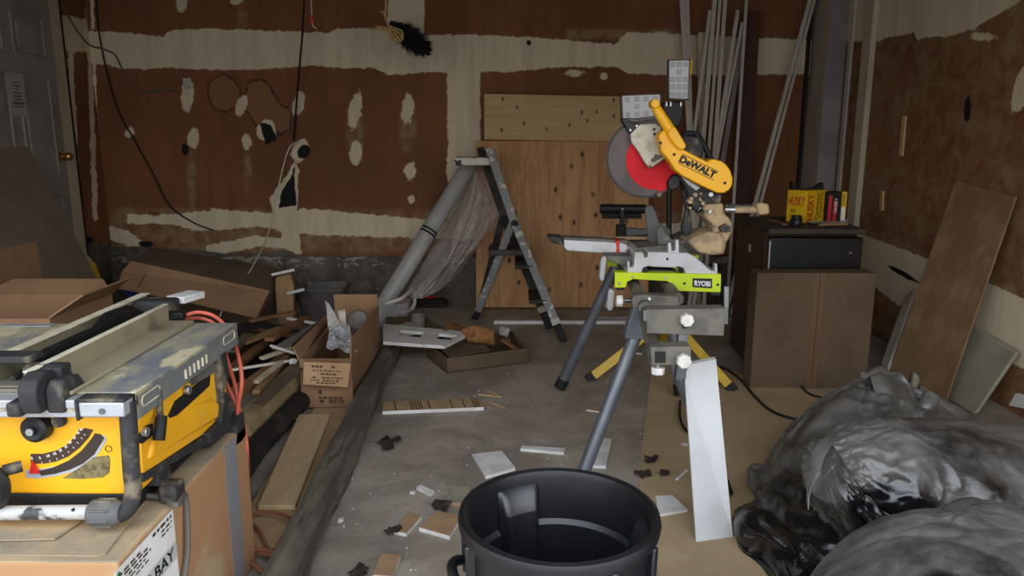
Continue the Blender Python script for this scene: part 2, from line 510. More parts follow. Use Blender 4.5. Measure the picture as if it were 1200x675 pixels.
# ------------------------------------------------------------------ object helpers
def wloc(o):
    p = Vector((0, 0, 0))
    while o is not None:
        p += o.location; o = o.parent
    return p
def obj(name, bm, material, parent=None, bev=0.0, smooth=True, origin=None, seg=2, solid=0.0, sub=0, topmat=None, bevangle=30):
    """ONE mesh object from a bmesh given in world coordinates"""
    bmesh.ops.recalc_face_normals(bm, faces=bm.faces[:])
    me = bpy.data.meshes.new(name)
    bm.to_mesh(me); bm.free()
    co = np.empty(len(me.vertices) * 3); me.vertices.foreach_get('co', co); co = co.reshape(-1, 3)
    if parent is not None:
        base = wloc(parent)
    elif origin is not None:
        base = Vector(origin)
    else:
        lo, hi = co.min(0), co.max(0)
        base = Vector(((lo[0] + hi[0]) / 2, (lo[1] + hi[1]) / 2, lo[2]))
    co -= np.array(base)
    me.vertices.foreach_set('co', co.ravel())
    if smooth:
        me.polygons.foreach_set('use_smooth', [True] * len(me.polygons))
        me.set_sharp_from_angle(angle=math.radians(32))
    o = bpy.data.objects.new(name, me)
    COL.objects.link(o)
    me.materials.append(material if not isinstance(material, str) else M[material])
    if topmat:
        me.materials.append(M[topmat])
        me.update()
        for p in me.polygons:
            if p.normal.z > .6: p.material_index = 1
    if parent is not None:
        o.parent = parent
    else:
        o.location = base
    if solid:
        s = o.modifiers.new('solidify', 'SOLIDIFY'); s.thickness = solid; s.offset = 0
    if sub:
        s = o.modifiers.new('subdiv', 'SUBSURF'); s.levels = sub; s.render_levels = sub
    if bev:
        b = o.modifiers.new('bevel', 'BEVEL'); b.width = bev; b.segments = seg; b.limit_method = 'ANGLE'
        b.angle_limit = math.radians(bevangle); b.harden_normals = False
    return o
def tag(o, label, cat, group=None):
    o['label'] = label; o['category'] = cat
    if group: o['group'] = group
    return o
def thing(name, label, cat, loc, group=None):
    o = bpy.data.objects.new(name, None)
    o.empty_display_size = .05
    o.location = loc
    COL.objects.link(o)
    return tag(o, label, cat, group)
def struct(name, bm, material, parent=None, **k):
    o = obj(name, bm, material, parent, **k)
    if parent is None: o['kind'] = 'structure'
    return o
def boxobj(name, c, s, material, parent=None, bev=.003, rot=None, **k):
    bm = BM(); box(bm, c, s, rot)
    return obj(name, bm, material, parent, bev=bev, **k)
def lettering(text, p0, xv, yv, material, parent, name='lettering', bold=0.0, lift=None, shear=0.0, spacing=1.0):
    """raised lettering whose box starts at p0 and spans the vectors xv and yv"""
    cu = bpy.data.curves.new('lettering_curve', 'FONT')
    cu.body = text; cu.size = 1.0; cu.offset = bold; cu.shear = shear; cu.space_character = spacing
    cu.resolution_u = 4
    tmp = bpy.data.objects.new('lettering_tmp', cu)
    COL.objects.link(tmp)
    dg = bpy.context.evaluated_depsgraph_get()
    me = bpy.data.meshes.new_from_object(tmp.evaluated_get(dg))
    bpy.data.objects.remove(tmp); bpy.data.curves.remove(cu)
    co = np.empty(len(me.vertices) * 3); me.vertices.foreach_get('co', co); co = co.reshape(-1, 3)
    lo, hi = co.min(0), co.max(0)
    p0, xv, yv = Vector(p0), Vector(xv), Vector(yv)
    n = xv.cross(yv).normalized() * (.0008 if lift is None else lift)
    base = wloc(parent)
    fx = (co[:, 0] - lo[0]) / (hi[0] - lo[0]); fy = (co[:, 1] - lo[1]) / (hi[1] - lo[1])
    out = np.outer(fx, xv) + np.outer(fy, yv) + np.array(p0 + n - base)
    me.vertices.foreach_set('co', out.ravel())
    me.materials.clear(); me.materials.append(M[material])
    me.name = name
    o = bpy.data.objects.new(name, me)
    COL.objects.link(o); o.parent = parent
    return o
def textlines(bm, p0, xv, yv, rows, seed=1):
    """rows of little strokes: print too small to read"""
    rr = random.Random(seed)
    p0, xv, yv = Vector(p0), Vector(xv), Vector(yv)
    n = xv.cross(yv).normalized() * .001
    for (v0, h, u0, u1) in rows:
        u = u0
        while u < u1:
            w = rr.uniform(.03, .1)
            a = p0 + n + xv * u + yv * v0
            b = xv * min(w, u1 - u); c = yv * h
            vs = [bm.verts.new(q) for q in (a, a + b, a + b + c, a + c)]
            bm.faces.new(vs)
            u += w + .025
# ------------------------------------------------------------------ the room
XL, XR, YB, YF, ZC = -3.0, 2.25, 5.57, 0.86, 2.62

def sd_band(x, y, top, bot, x0, x1):
    tx, ty = zip(*top); bx, by = zip(*bot)
    yt = np.interp(x, tx, ty); yb = np.interp(x, bx, by)
    return np.minimum(np.minimum(y - yt, yb - y), np.minimum(x - x0, x1 - x))
def sd_ell(x, y, cx, cy, rx, ry, ang=0.0):
    a = math.radians(ang); dx, dy = x - cx, y - cy
    u = dx * math.cos(a) + dy * math.sin(a); v = -dx * math.sin(a) + dy * math.cos(a)
    return (1 - np.sqrt((u / rx) ** 2 + (v / ry) ** 2)) * min(rx, ry) + .8
def sd_poly(x, y, pts):
    inside = np.zeros(x.shape, bool); dist = np.full(x.shape, 1e9)
    n = len(pts)
    for i in range(n):
        x0, y0 = pts[i]; x1, y1 = pts[(i + 1) % n]
        ex, ey = x1 - x0, y1 - y0
        t = np.clip(((x - x0) * ex + (y - y0) * ey) / (ex * ex + ey * ey), 0, 1)
        dist = np.minimum(dist, np.hypot(x - x0 - t * ex, y - y0 - t * ey))
        c = ((y0 > y) != (y1 > y)) & (x < (x1 - x0) * (y - y0) / (y1 - y0 + 1e-12) + x0)
        inside ^= c
    return np.where(inside, dist, -dist)

def marked_wall(name, pts_fn, nu, nv, layers, back):
    """a finely divided wall that carries its marks as attributes; layers(px, py) -> {attribute: value}"""
    bm = BM()
    vs = grid(bm, pts_fn, nu, nv)
    box(bm, *back)
    o = struct(name, bm, 'drywall', origin=(0, 0, 0), smooth=False)
    me = o.data
    co = np.empty(len(me.vertices) * 3); me.vertices.foreach_get('co', co); co = co.reshape(-1, 3)
    X, Y, Z = co.T
    dz = CAMZ - Z; dep = np.maximum(Y * CP + dz * SP, .3)
    px = 600 + F * X / dep; py = 337.5 + F * (dz * CP - Y * SP) / dep
    for k, val in layers(px, py).items():
        at = me.attributes.new(k, 'FLOAT', 'POINT')
        at.data.foreach_set('value', np.clip(val, -30, 30).astype(np.float32))
    return o

def mx(*a):
    r = a[0]
    for b in a[1:]: r = np.maximum(r, b)
    return r

def back_layers(x, y):
    top = [(60, 34), (115, 37), (150, 38), (192, 43), (197, 36), (240, 33), (300, 35), (384, 38), (395, 33), (450, 33), (500, 40), (560, 41), (600, 42), (650, 46), (720, 52), (735, 37), (800, 40), (875, 45), (910, 45), (990, 50)]
    bot = [(60, 73), (105, 73), (145, 81), (200, 80), (250, 82), (300, 82), (370, 77), (385, 80), (440, 80), (455, 88), (500, 85), (535, 85), (600, 85), (650, 79), (725, 79), (735, 86), (800, 88), (900, 88), (990, 88)]
    m = sd_band(x, y, top, bot, 0, 1300)
    m = mx(m, sd_band(x, y, [(400, -90), (500, -90)], [(400, 50), (500, 50)], 454, 498))
    m = mx(m, sd_band(x, y, [(500, 60), (600, 60)], [(500, 270), (600, 270)], 524, 563))
    for e in ((220, 112, 7, 18, 6), (283, 124, 6, 11, 20), (350, 121, 5.5, 14, 12), (416, 131, 7, 20, 12), (478, 127, 6.5, 17, 6), (417, 180, 7, 13, 4), (481, 200, 6, 10, 0), (213, 5, 6, 8, 0), (277, 0, 7, 5, 0), (226, 163, 6, 11, 8), (289, 166, 5, 9, 0), (482, 234, 4, 4, 0), (152, 155, 5, 6, 0), (673, 85, 9, 3.5, 0), (708, 89, 4, 4, 0), (352, 176, 9, 13, 20), (220, 101, 6, 8, 0), (312, 152, 11, 12, 30)):
        m = mx(m, sd_ell(x, y, *e))
    # lower tape band and the crumbling bottom edge
    m = mx(m, sd_band(x, y, [(200, 252), (250, 246), (300, 249), (345, 252), (352, 245), (440, 252), (490, 257), (560, 262), (900, 262)], [(200, 262), (230, 270), (270, 268), (300, 264), (335, 270), (360, 274), (415, 276), (480, 278), (560, 280), (900, 280)], 150, 930) + 1)
    m = mx(m, sd_band(x, y, [(240, 288), (262, 284), (300, 276), (330, 279), (350, 290)], [(240, 296), (262, 298), (300, 290), (330, 290), (350, 300)], 242, 350))
    m = mx(m, sd_poly(x, y, [(120, 265), (150, 272), (172, 288), (150, 288), (122, 278)]) + 1)
    m = mx(m, sd_poly(x, y, [(333, 250), (350, 250), (352, 297), (330, 285)]) + 1, sd_poly(x, y, [(315, 232), (332, 210), (345, 190), (350, 198), (348, 250), (322, 258)]))
    # corner bead
    m = mx(m, sd_band(x, y, [(0, -90), (200, -90)], [(0, 250), (200, 250)], 60, 0) , 2.2 - np.abs(x - (108 + y * .03)) + np.where(y > 250, -8, 0))
    ring = mx(sd_ell(x, y, 263, 110, 19, 20, 0), sd_poly(x, y, [(288, 96), (306, 93), (318, 103), (326, 118), (340, 130), (342, 152), (330, 158), (318, 150), (300, 146), (288, 130)]))
    hole = mx(sd_poly(x, y, [(345, 196), (347, 241), (326, 244), (330, 224), (340, 208)]), sd_poly(x, y, [(303, 142), (318, 146), (324, 164), (312, 170)]), sd_ell(x, y, 356, 178, 6, 8, 30), sd_ell(x, y, 217, 175, 4, 6, 0), sd_ell(x, y, 171, 286, 8, 3, 0), sd_ell(x, y, 105, 280, 10, 4, 0), sd_ell(x, y, 620, 50, 2, 2))
    smear = mx(sd_band(x, y, [(0, 238), (1000, 246)], [(0, 300), (1000, 300)], 90, 900) / 8, sd_ell(x, y, 225, 205, 7, 50) / 5, sd_ell(x, y, 290, 200, 7, 40) / 6, sd_ell(x, y, 416, 155, 14, 40) / 9, sd_ell(x, y, 478, 150, 14, 40) / 9, sd_ell(x, y, 285, 20, 8, 30) / 6, sd_band(x, y, [(600, 30), (800, 30)], [(600, 50), (800, 50)], 660, 800) / 8)
    conc = sd_band(x, y, [(60, 292), (105, 290), (180, 289), (240, 294), (270, 298), (340, 294), (350, 299), (420, 299), (480, 301), (1000, 305)], [(0, 900), (1000, 900)], -500, 1500)
    return dict(mud=m, ring=ring, hole=hole, smear=smear, conc=conc)

marked_wall('wall_back', lambda u, v: Vector((XL - .1 + (XR - XL + .2) * u, YB, ZC * v)), 540, 262, back_layers, (((XL + XR) / 2, YB + .056, ZC / 2), (XR - XL + .2, .10, ZC)))

def left_layers(x, y):
    m = sd_band(x, y, [(70, 16), (110, 24)], [(70, 58), (110, 62)], 60, 130)
    m = mx(m, 3.0 - np.abs(x - (79 + y * .055)) + np.where(y < 40, -6, 0), 3.2 - np.abs(x - (103 + y * .035)) + np.where(y > 260, -8, 0))
    z = np.full(x.shape, -30.0)
    smear = sd_ell(x, y, 84, 104, 5, 7) / 4
    return dict(mud=m, ring=z, hole=sd_ell(x, y, 100, 282, 8, 5), smear=smear, conc=y - 285)
marked_wall('wall_left', lambda u, v: Vector((XL, YF + (YB - YF) * u, ZC * v)), 300, 131, left_layers, ((XL - .056, (YF + YB) / 2, ZC / 2), (.10, YB - YF, ZC)))

def right_layers(x, y):
    edge = [(1000, 49), (1030, 48), (1060, 40), (1071, 39), (1075, 47), (1086, 43), (1112, 43), (1140, 34), (1162, 22), (1185, 8), (1210, -10), (1300, -60)]
    m = np.interp(x, *zip(*edge)) - y
    m = mx(m, sd_ell(x, y, 1154, 43, 14, 4, 4), sd_ell(x, y, 1197, 105, 8, 30, 14))
    low_t = [(1000, 268), (1015, 276), (1040, 286), (1080, 300), (1120, 318), (1160, 332), (1200, 350), (1260, 380), (1500, 480)]
    low_b = [(1000, 322), (1015, 325), (1030, 340), (1060, 362), (1100, 384), (1150, 412), (1200, 432), (1260, 470), (1500, 590)]
    m = mx(m, sd_band(x, y, low_t, low_b, 900, 2000))
    z = np.full(x.shape, -30.0)
    hole = mx(sd_ell(x, y, 1134, 127, 3.4, 12, 4), sd_ell(x, y, 1060, 322, 16, 1.8, 28))
    smear = mx(sd_ell(x, y, 1180, 45, 16, 70, 8) / 7, sd_ell(x, y, 1141, 115, 5, 26, 10) / 3, sd_ell(x, y, 1065, 118, 6, 12) / 4, sd_ell(x, y, 1100, 130, 5, 24, 8) / 3, sd_ell(x, y, 1093, 225, 9, 28, 8) / 4, sd_ell(x, y, 1058, 205, 5, 20, 4) / 4, sd_ell(x, y, 1180, 205, 7, 22, 10) / 4, sd_ell(x, y, 1041, 115, 4, 14, 4) / 4, sd_ell(x, y, 1103, 215, 5, 16, 8) / 4,
               (18 - np.abs(y - np.interp(x, *zip(*low_t)))) / 14, np.full(x.shape, .62))
    conc = y - np.interp(x, [1000, 1012, 1045, 1100, 1200, 1500], [372, 378, 400, 436, 500, 700])
    return dict(mud=m, ring=z, hole=hole, smear=smear, conc=conc)
marked_wall('wall_right', lambda u, v: Vector((XR, YF + (YB - YF) * u, ZC * v)), 420, 180, right_layers, ((XR + .056, (YF + YB) / 2, ZC / 2), (.10, YB - YF, ZC)))

bm = BM(); box(bm, ((XL + XR) / 2, (YB + YF) / 2, -.05), (XR - XL + .2, YB - YF + .2, .1)); struct('floor', bm, 'concrete_floor', origin=(0, 0, 0))
bm = BM(); box(bm, ((XL + XR) / 2, (YB + YF) / 2, ZC + .05), (XR - XL + .2, YB - YF + .2, .1)); struct('ceiling', bm, 'ceiling_board', origin=(0, 0, 0))
# the front wall round the open garage doorway: header and two returns
bm = BM()
box(bm, ((XL + XR) / 2, YF - .06, (2.13 + ZC) / 2), (XR - XL + .2, .12, ZC - 2.13))
box(bm, (XL + .12, YF - .06, 1.065), (.34, .12, 2.13)); box(bm, (XR - .08, YF - .06, 1.065), (.3, .12, 2.13))
struct('wall_front', bm, 'ceiling_board', origin=(0, 0, 0))
bm = BM(); box(bm, (0, YF - .1 - 9.0, -.052), (30, 18, .1)); struct('driveway', bm, 'driveway', origin=(0, 0, 0))

# concrete curb under the back wall, slightly proud of the board
bm = BM()
box(bm, ((XL + XR) / 2, YB - .012, .165), (XR - XL, .03, .33))
for X in (-2.05, -1.28, -.52, .27, 1.02):
    box(bm, (X, YB - .026, .14), (.014, .006, .27))
struct('baseboard_back', bm, 'curb_concrete', bev=.008)

# house door on the left wall with its casing
DY0, DY1 = 4.15, 5.06
droot = thing('door_1', 'x', 'door', (XL + .02, (DY0 + DY1) / 2, .02)); del droot['label']; del droot['category']
droot['kind'] = 'structure'
bm = BM(); box(bm, (XL + .02, (DY0 + DY1) / 2, 1.04), (.036, DY1 - DY0, 2.04)); obj('door_leaf', bm, 'door_paint', droot, bev=.003)
for (ya, yb) in ((DY0 + .1, DY0 + .4), (DY1 - .4, DY1 - .1)):
    for (za, zb) in ((.18, .82), (.96, 1.58), (1.70, 1.94)):
        bm = BM()
        t_ = .018
        box(bm, (XL + .041, (ya + yb) / 2, za), (.012, yb - ya, t_)); box(bm, (XL + .041, (ya + yb) / 2, zb), (.012, yb - ya, t_))
        box(bm, (XL + .041, ya, (za + zb) / 2), (.012, t_, zb - za)); box(bm, (XL + .041, yb, (za + zb) / 2), (.012, t_, zb - za))
        box(bm, (XL + .039, (ya + yb) / 2, (za + zb) / 2), (.012, yb - ya - .08, zb - za - .08))
        obj('door_panel', bm, 'door_paint', droot, bev=.004)
kc = onX(66, 184, XL + .09)
kY = DY1 - .06; kZ = kc.z
bm = BM()
lathe(bm, [(.001, .0), (.03, .0), (.03, .008), (.011, .012), (.011, .035), (.024, .042), (.028, .058), (.02, .072), (.001, .074)], (XL + .038, kY, kZ), 20, 'X')
obj('door_knob', bm, 'brass', droot)
bm = BM(); bar(bm, (XL + .015, 5.135, 0), (XL + .015, 5.135, 2.5), .03, .11, (0, 1, 0)); struct('trim_1', bm, 'cream_trim', bev=.003)
bm = BM(); bar(bm, (XL + .01, 5.215, 0), (XL + .01, 5.215, 2.5), .02, .03, (0, 1, 0)); struct('dark_gap_1', bm, 'black_matte')  # black strip stands in for the dark gap beside the casing

# boxed-in corner column at right, trims beside it
bm = BM(); box(bm, (2.19, (5.28 + YB) / 2, ZC / 2), (.13, YB - 5.28, ZC - .02))
for f in bm.faces: pass
o = struct('trim_3', bm, 'column_paint', bev=.004)
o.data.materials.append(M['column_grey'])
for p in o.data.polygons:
    if p.normal.y < -.5: p.material_index = 1  # front face's cool sky-lit tone is put into its colour
bm = BM(); bar(bm, (XR - .008, 5.19, 0), (XR - .008, 5.19, 2.6), .016, .05, (0, 1, 0)); struct('trim_4', bm, 'trim_white', bev=.002)
bm = BM(); bar(bm, (XR - .018, 4.905, 0), (XR - .018, 4.905, 2.6), .036, .12, (0, 1, 0)); struct('trim_5', bm, 'cream_trim', bev=.004)
bm = BM(); bar(bm, (2.10, YB - .012, .3), (2.10, YB - .012, 2.6), .022, .03, (0, 1, 0)); struct('dark_gap_2', bm, 'black_matte')  # black strip painted in for the dark gap at the column
# shim of bare wood stuck on the right wall
bm = BM(); p = onX(1060, 136, XR - .006); q = onX(1056, 183, XR - .006); bar(bm, p, q, .012, .035, (0, 1, 0))
tag(obj('wood_shim', bm, 'pine_pale', bev=.001), 'short pale wood shim stuck upright on the right wall', 'shim')
bm = BM(); p = onX(1034, 224, XR - .006); q = onX(1033, 247, XR - .006); bar(bm, p, q, .012, .035, (0, 1, 0))
tag(obj('wood_shim', bm, 'pine_pale', bev=.001), 'lower small wood shim on the right wall beside the cream corner post', 'shim')

# ------------------------------------------------------------------ paper on the door
q = [onX(6, 84, XL + .05), onX(26, 85, XL + .05), onX(32, 136, XL + .05), onX(10, 136, XL + .05)]
Ya, Yb, Za, Zb = q[0].y, q[1].y, q[2].z, q[0].z
nt = thing('paper_notice', 'white paper notice with rows of print taped to the grey house door', 'notice', (XL + .052, (Ya + Yb) / 2, Za))
bm = BM(); box(bm, (XL + .0525, (Ya + Yb) / 2, (Za + Zb) / 2), (.001, Yb - Ya, Zb - Za)); obj('sheet', bm, 'paper', nt, smooth=False)
bm = BM()
textlines(bm, (XL + .053, Ya, Za), (0, Yb - Ya, 0), (0, 0, Zb - Za), [(.76, .03, .3, .7), (.68, .03, .25, .75), (.6, .03, .4, .6), (.52, .03, .22, .78), (.44, .035, .28, .72), (.36, .035, .3, .7), (.27, .05, .15, .88), (.2, .03, .2, .8)], 4)
obj('print', bm, 'ink_brown', nt, smooth=False)

# ------------------------------------------------------------------ cords and wires on the walls
def cord(name, pts, r, material, label, cat='cord', seg=6, smooth=6, group=None):
    bm = BM(); tube(bm, pts, r, seg, smooth)
    return tag(obj(name, bm, material), label, cat, group)
Yw = YB - .02
cord('electric_cord', [onY(113, -30, Yw), onY(114, 20, Yw), onY(120, 60, Yw), onY(128, 95, Yw), onY(141, 135, Yw), onY(158, 165, Yw), onY(180, 205, Yw), onY(198, 240, Yw), onY(225, 260, Yw), onY(250, 270, Yw)], .006, 'black_cord', 'thin black cord sagging down the back wall at its left end')
cord('wire', [onX(72, 5, XL + .05), onX(88, 32, XL + .04), onY(104, 52, Yw - .05), onY(122, 58, Yw), onY(136, 66, Yw), onY(148, 92, Yw), onY(165, 108, Yw), onY(185, 106, Yw), onY(207, 107, Yw)], .006, 'cord_grey', 'beige wire looping across the white band to a small wall plate', 'wire')
cord('electric_cord', [onY(357, -30, 5.3) + Vector((0, 0, .3)), onY(357, -30, 5.3), onY(355, 30, 5.35), onY(350, 90, 5.45), onY(346, 140, Yw - .02), onY(344, 165, Yw)], .008, 'black_cord', 'black cord hanging straight down the middle of the back wall')
cord('wire', [onY(352, 166, Yw), onY(340, 172, Yw - .03), onY(332, 195, Yw - .04), onY(324, 230, Yw - .12), onY(314, 275, 5.2), onY(300, 305, 4.8), onY(282, 335, 4.45), onY(262, 362, 4.3), onY(258, 370, 4.2)], .005, 'cord_white', 'pale cord running from the wall hole down to the folded cardboard', 'wire')
pl = onY(219, 98, YB - .008)
bm = BM(); box(bm, pl, (.05, .012, .075)); box(bm, pl + Vector((0, -.008, .012)), (.02, .006, .02)); box(bm, pl + Vector((0, -.008, -.016)), (.02, .006, .02))
tag(obj('wall_plate', bm, 'trim_white', bev=.002), 'small beige wall plate above a dab of compound', 'wall plate')

# pull string with red nut
st = thing('pull_string', 'thin white pull string ending in a small red nut', 'string', onY(366, 33, 4.9))
bm = BM(); tube(bm, [onY(363.5, -40, 4.9) + Vector((0, 0, .25)), onY(364, -40, 4.9), onY(364.5, 0, 4.9), onY(365.5, 20, 4.9)], .004, 6); obj('string', bm, 'cord_white', st)
bm = BM(); tube(bm, [onY(365.3, 18, 4.9), onY(365.6, 22, 4.9), onY(365.6, 27, 4.9)], [.010, .016, .012], 10); obj('nut', bm, 'wire_nut_red', st)
bm = BM(); tube(bm, [onY(365.6, 27, 4.9), onY(367, 31, 4.9), onY(371, 33.5, 4.9)], .004, 6); obj('tail', bm, 'cord_white', st)
# knotted rope with a black fluffy duster
rp = thing('hanging_rope', 'tan rope hanging from the ceiling tied into a loose bow', 'rope', onY(463, 48, 4.9))
Yr = 4.9
bm = BM(); tube(bm, [onY(452.8, -40, Yr) + Vector((0, 0, .25)), onY(452.5, -40, Yr), onY(452, 8, Yr), onY(451, 18, Yr), onY(455, 30, Yr)], .007, 8, 6); obj('strand', bm, 'rope_tan', rp)
for lp in ([(455, 30), (462, 33), (470, 36), (472, 42), (470, 47), (464, 46), (458, 40), (456, 33)], [(456, 33), (461, 40), (467, 48), (471, 46), (468, 39), (460, 35), (455, 33)], [(456, 36), (459, 44), (464, 48), (468, 46), (462, 38)]):
    bm = BM(); tube(bm, [onY(a, b, Yr - .01 * i) for i, (a, b) in enumerate(lp)], .007, 8, 5); obj('loop', bm, 'rope_tan', rp)
for lp in ([(456, 34), (448, 32), (440, 31)], [(456, 36), (446, 35), (430, 34)], [(451, 16), (448, 14), (446, 15)], [(451, 17), (454, 19)]):
    bm = BM(); tube(bm, [onY(a, b, Yr) for a, b in lp], .006, 8, 4); obj('loose_end', bm, 'rope_tan', rp)
bm = BM()
ax = [onY(x, y, 4.955) for x, y in ((457, 27), (468, 35), (480, 44), (490, 52), (499, 57))]
tube(bm, ax, [.02, .05, .065, .06, .015], 14, 5)
dr = random.Random(3)
C_ = catmull(ax, 10)
for i in range(900):
    k = dr.randrange(3, len(C_) - 1); c = C_[k]; s_ = k / len(C_)
    rad = .03 + .06 * math.sin(math.pi * min(1, s_ * 1.05))
    d = Vector((dr.gauss(0, 1), dr.gauss(0, .6), dr.gauss(0, 1))).normalized()
    e = c + d * rad * dr.uniform(.8, 1.25) + (C_[-1] - C_[0]).normalized() * .03
    w = d.cross(Vector((0, 1, .1))).normalized() * .005
    a_ = c + d * rad * .4
    bm.faces.new([bm.verts.new(a_ - w), bm.verts.new(a_ + w), bm.verts.new(e)])
tag(obj('duster_head', bm, 'fluff_black', smooth=False), 'black fluffy duster hanging behind the tan rope bow', 'duster')
# ------------------------------------------------------------------ leaning against the back wall
def lean_face(tl, tr, br, bl, Yt, Yb):
    """corner points of a leaning sheet seen at these pixels; top edge at Yt, bottom edge at Yb"""
    return [onY(*tl, Yt), onY(*tr, Yt), onY(*br, Yb), onY(*bl, Yb)]
bm = BM()
a = onY(558, 165, 5.47); b = onY(760, 165, 5.47); c = onY(560, 362, 5.26)
zb = .012
prism(bm, [(a.x, 5.46, a.z), (b.x, 5.46, a.z), (b.x, 5.24, zb), (a.x, 5.24, zb)], (0, .018, .001))
tag(obj('plywood_sheet', bm, 'plywood', smooth=False), 'tall brown plywood sheet with dark knots leaning on the back wall', 'plywood')
bm = BM()
prism(bm, poly([(567.5, 110), (728, 113), (735, 114), (735, 166), (567.5, 163.5)], 5.43), (0, .02, 0))
tag(obj('pine_board', bm, 'pine_pale', smooth=False, bev=.002), 'pale knotty pine board lying across the top of the plywood sheet', 'board')

def strip(pxs, Yt, Yb, w, th, material, label, name='trim_strip', cat='trim strip', group=None, face=0.0):
    """long strip through pixels top -> bottom, its foot on the floor at Yb"""
    (x0, y0), (x1, y1) = pxs
    lo, hi = .5, 4.0
    for _ in range(40):
        m_ = (lo + hi) / 2
        p = onY(x0 + (x1 - x0) * m_, y0 + (y1 - y0) * m_, Yb)
        if p.z > .006: lo = m_
        else: hi = m_
    p1 = p; p0 = onY(x0, y0, Yt)
    bm = BM()
    bar(bm, p0, p1, w, th, (math.sin(face), -1, 0))
    return tag(obj(name, bm, material, bev=.0015), label, cat, group)
G = 'trim strips leaning on the back wall'
strip([(797, -40), (803, 70)], 5.45, 5.15, .034, .012, 'trim_white', 'left one of the two pale strips rising behind the upright work lamp', group=G)
strip([(803.5, -40), (806.5, 70)], 5.46, 5.17, .034, .012, 'trim_white', 'right one of the two pale strips rising behind the upright work lamp', group=G)
strip([(832, 12), (813, 160)], 5.44, 5.13, .024, .014, 'trim_white', 'leftmost slanting pale strip with its cut top below the photo edge', group=G)
strip([(840, -30), (824, 165)], 5.45, 5.17, .030, .012, 'trim_white', 'wide pale strip just right of the short leftmost slanting strip', group=G)
strip([(846, -30), (831, 170)], 5.47, 5.20, .022, .012, 'trim_white', 'narrow grey strip behind the wide pale strip', group=G)
strip([(852, -30), (838, 168)], 5.45, 5.11, .026, .014, 'trim_white', 'pale strip in the middle of the leaning bundle reaching above the photo', group=G)
strip([(864.5, 12), (841, 168)], 5.44, 5.08, .027, .014, 'trim_white', 'pale strip with a cut top just left of the thin short one', group=G)
strip([(870, 26), (843, 168)], 5.43, 5.06, .020, .014, 'trim_white', 'thin pale strip with the lowest cut top in the bundle', group=G)
strip([(872, 34), (850, 168)], 5.47, 5.22, .034, .012, 'column_grey', 'darker grey strip behind the thin short one', group=G)
strip([(876.5, -30), (864, 168)], 5.44, 5.10, .020, .014, 'trim_white', 'rightmost pale strip of the bundle, beside the brown board', group=G)
strip([(957, -30), (900, 182)], 5.45, 5.04, .026, .014, 'trim_white', 'left one of the two long strips slanting down from the right corner', group=G)
strip([(962, -30), (906, 182)], 5.45, 5.06, .020, .014, 'trim_white', 'right one of the two long strips slanting down from the right corner', group=G)
strip([(881, 14), (872, 200)], 5.49, 5.30, .11, .02, 'brown_board', 'dark reddish brown board leaning upright right of the strip bundle', 'brown_board', 'board')
strip([(822, 38), (822, 200)], 5.50, 5.40, .05, .02, 'cream_trim', 'faded tan board behind the left strips of the bundle', 'board', 'board')
# white strip on the floor along the wall
bm = BM(); bar(bm, onZ(579, 377.5, .012), onZ(735, 377.5, .012), .03, .022)
tag(obj('floor_strip', bm, 'scrap_white', bev=.002), 'long white strip lying on the floor in front of the plywood', 'trim strip')
bm = BM(); bar(bm, onZ(690, 372, .012), onZ(882, 374, .012), .03, .022)
tag(obj('floor_strip', bm, 'column_grey', bev=.002), 'grey strip lying on the floor behind the saw stand', 'trim strip')

# ------------------------------------------------------------------ step ladder
ld = thing('step_ladder', 'small paint-splattered metal step ladder standing open before the plywood', 'ladder', (0, 4.8, 0))
w_ = Vector((-0.07, .32, 0))
F0 = onZ(661, 401, .0); HG = onY(603, 262, 4.74); TP = onY(573, 174, 4.92); R0 = onZ(556, 374, .0)
def rail(p, q, mt, nm='rail', w=.022, h=.05):
    bm = BM(); bar(bm, p, q, w, h, (1, 0, 0)); return obj(nm, bm, mt, ld, bev=.003)
for off, mt in ((Vector((0, 0, 0)), 'ladder_alu'), (w_, 'ladder_dark')):  # far rails get a dark copy: their shadow is in the colour
    foot = F0 + (HG - F0) * .14
    rail(foot + off, HG + off, mt, 'front_rail')
    rail(HG + off, TP + off, mt, 'hand_rail')
    rail(R0 + off + Vector((off.y * .28, 0, 0)) + (HG - R0) * .03, HG + off + Vector((-.01, .03, .01)), mt, 'rear_rail', .022, .046)
    bm = BM(); bar(bm, F0 + off, foot + off, .028, .046, (1, 0, 0)); obj('foot', bm, 'black_rubber', ld, bev=.006)
    bm = BM(); bar(bm, foot + off, foot + off + (HG - F0) * .05, .026, .054, (1, 0, 0)); obj('foot_collar', bm, 'trim_white', ld, bev=.003)
    bm = BM(); bar(bm, R0 + off + Vector((off.y * .28, 0, 0)), R0 + off + Vector((off.y * .28, 0, 0)) + (HG - R0) * .09, .03, .045, (1, 0, 0)); obj('foot', bm, 'black_rubber', ld, bev=.004)
    bm = BM(); cyl(bm, HG + off + Vector((0, -.02, 0)), HG + off + Vector((0, .02, 0)), .024, 14); obj('hinge', bm, 'black_matte', ld)
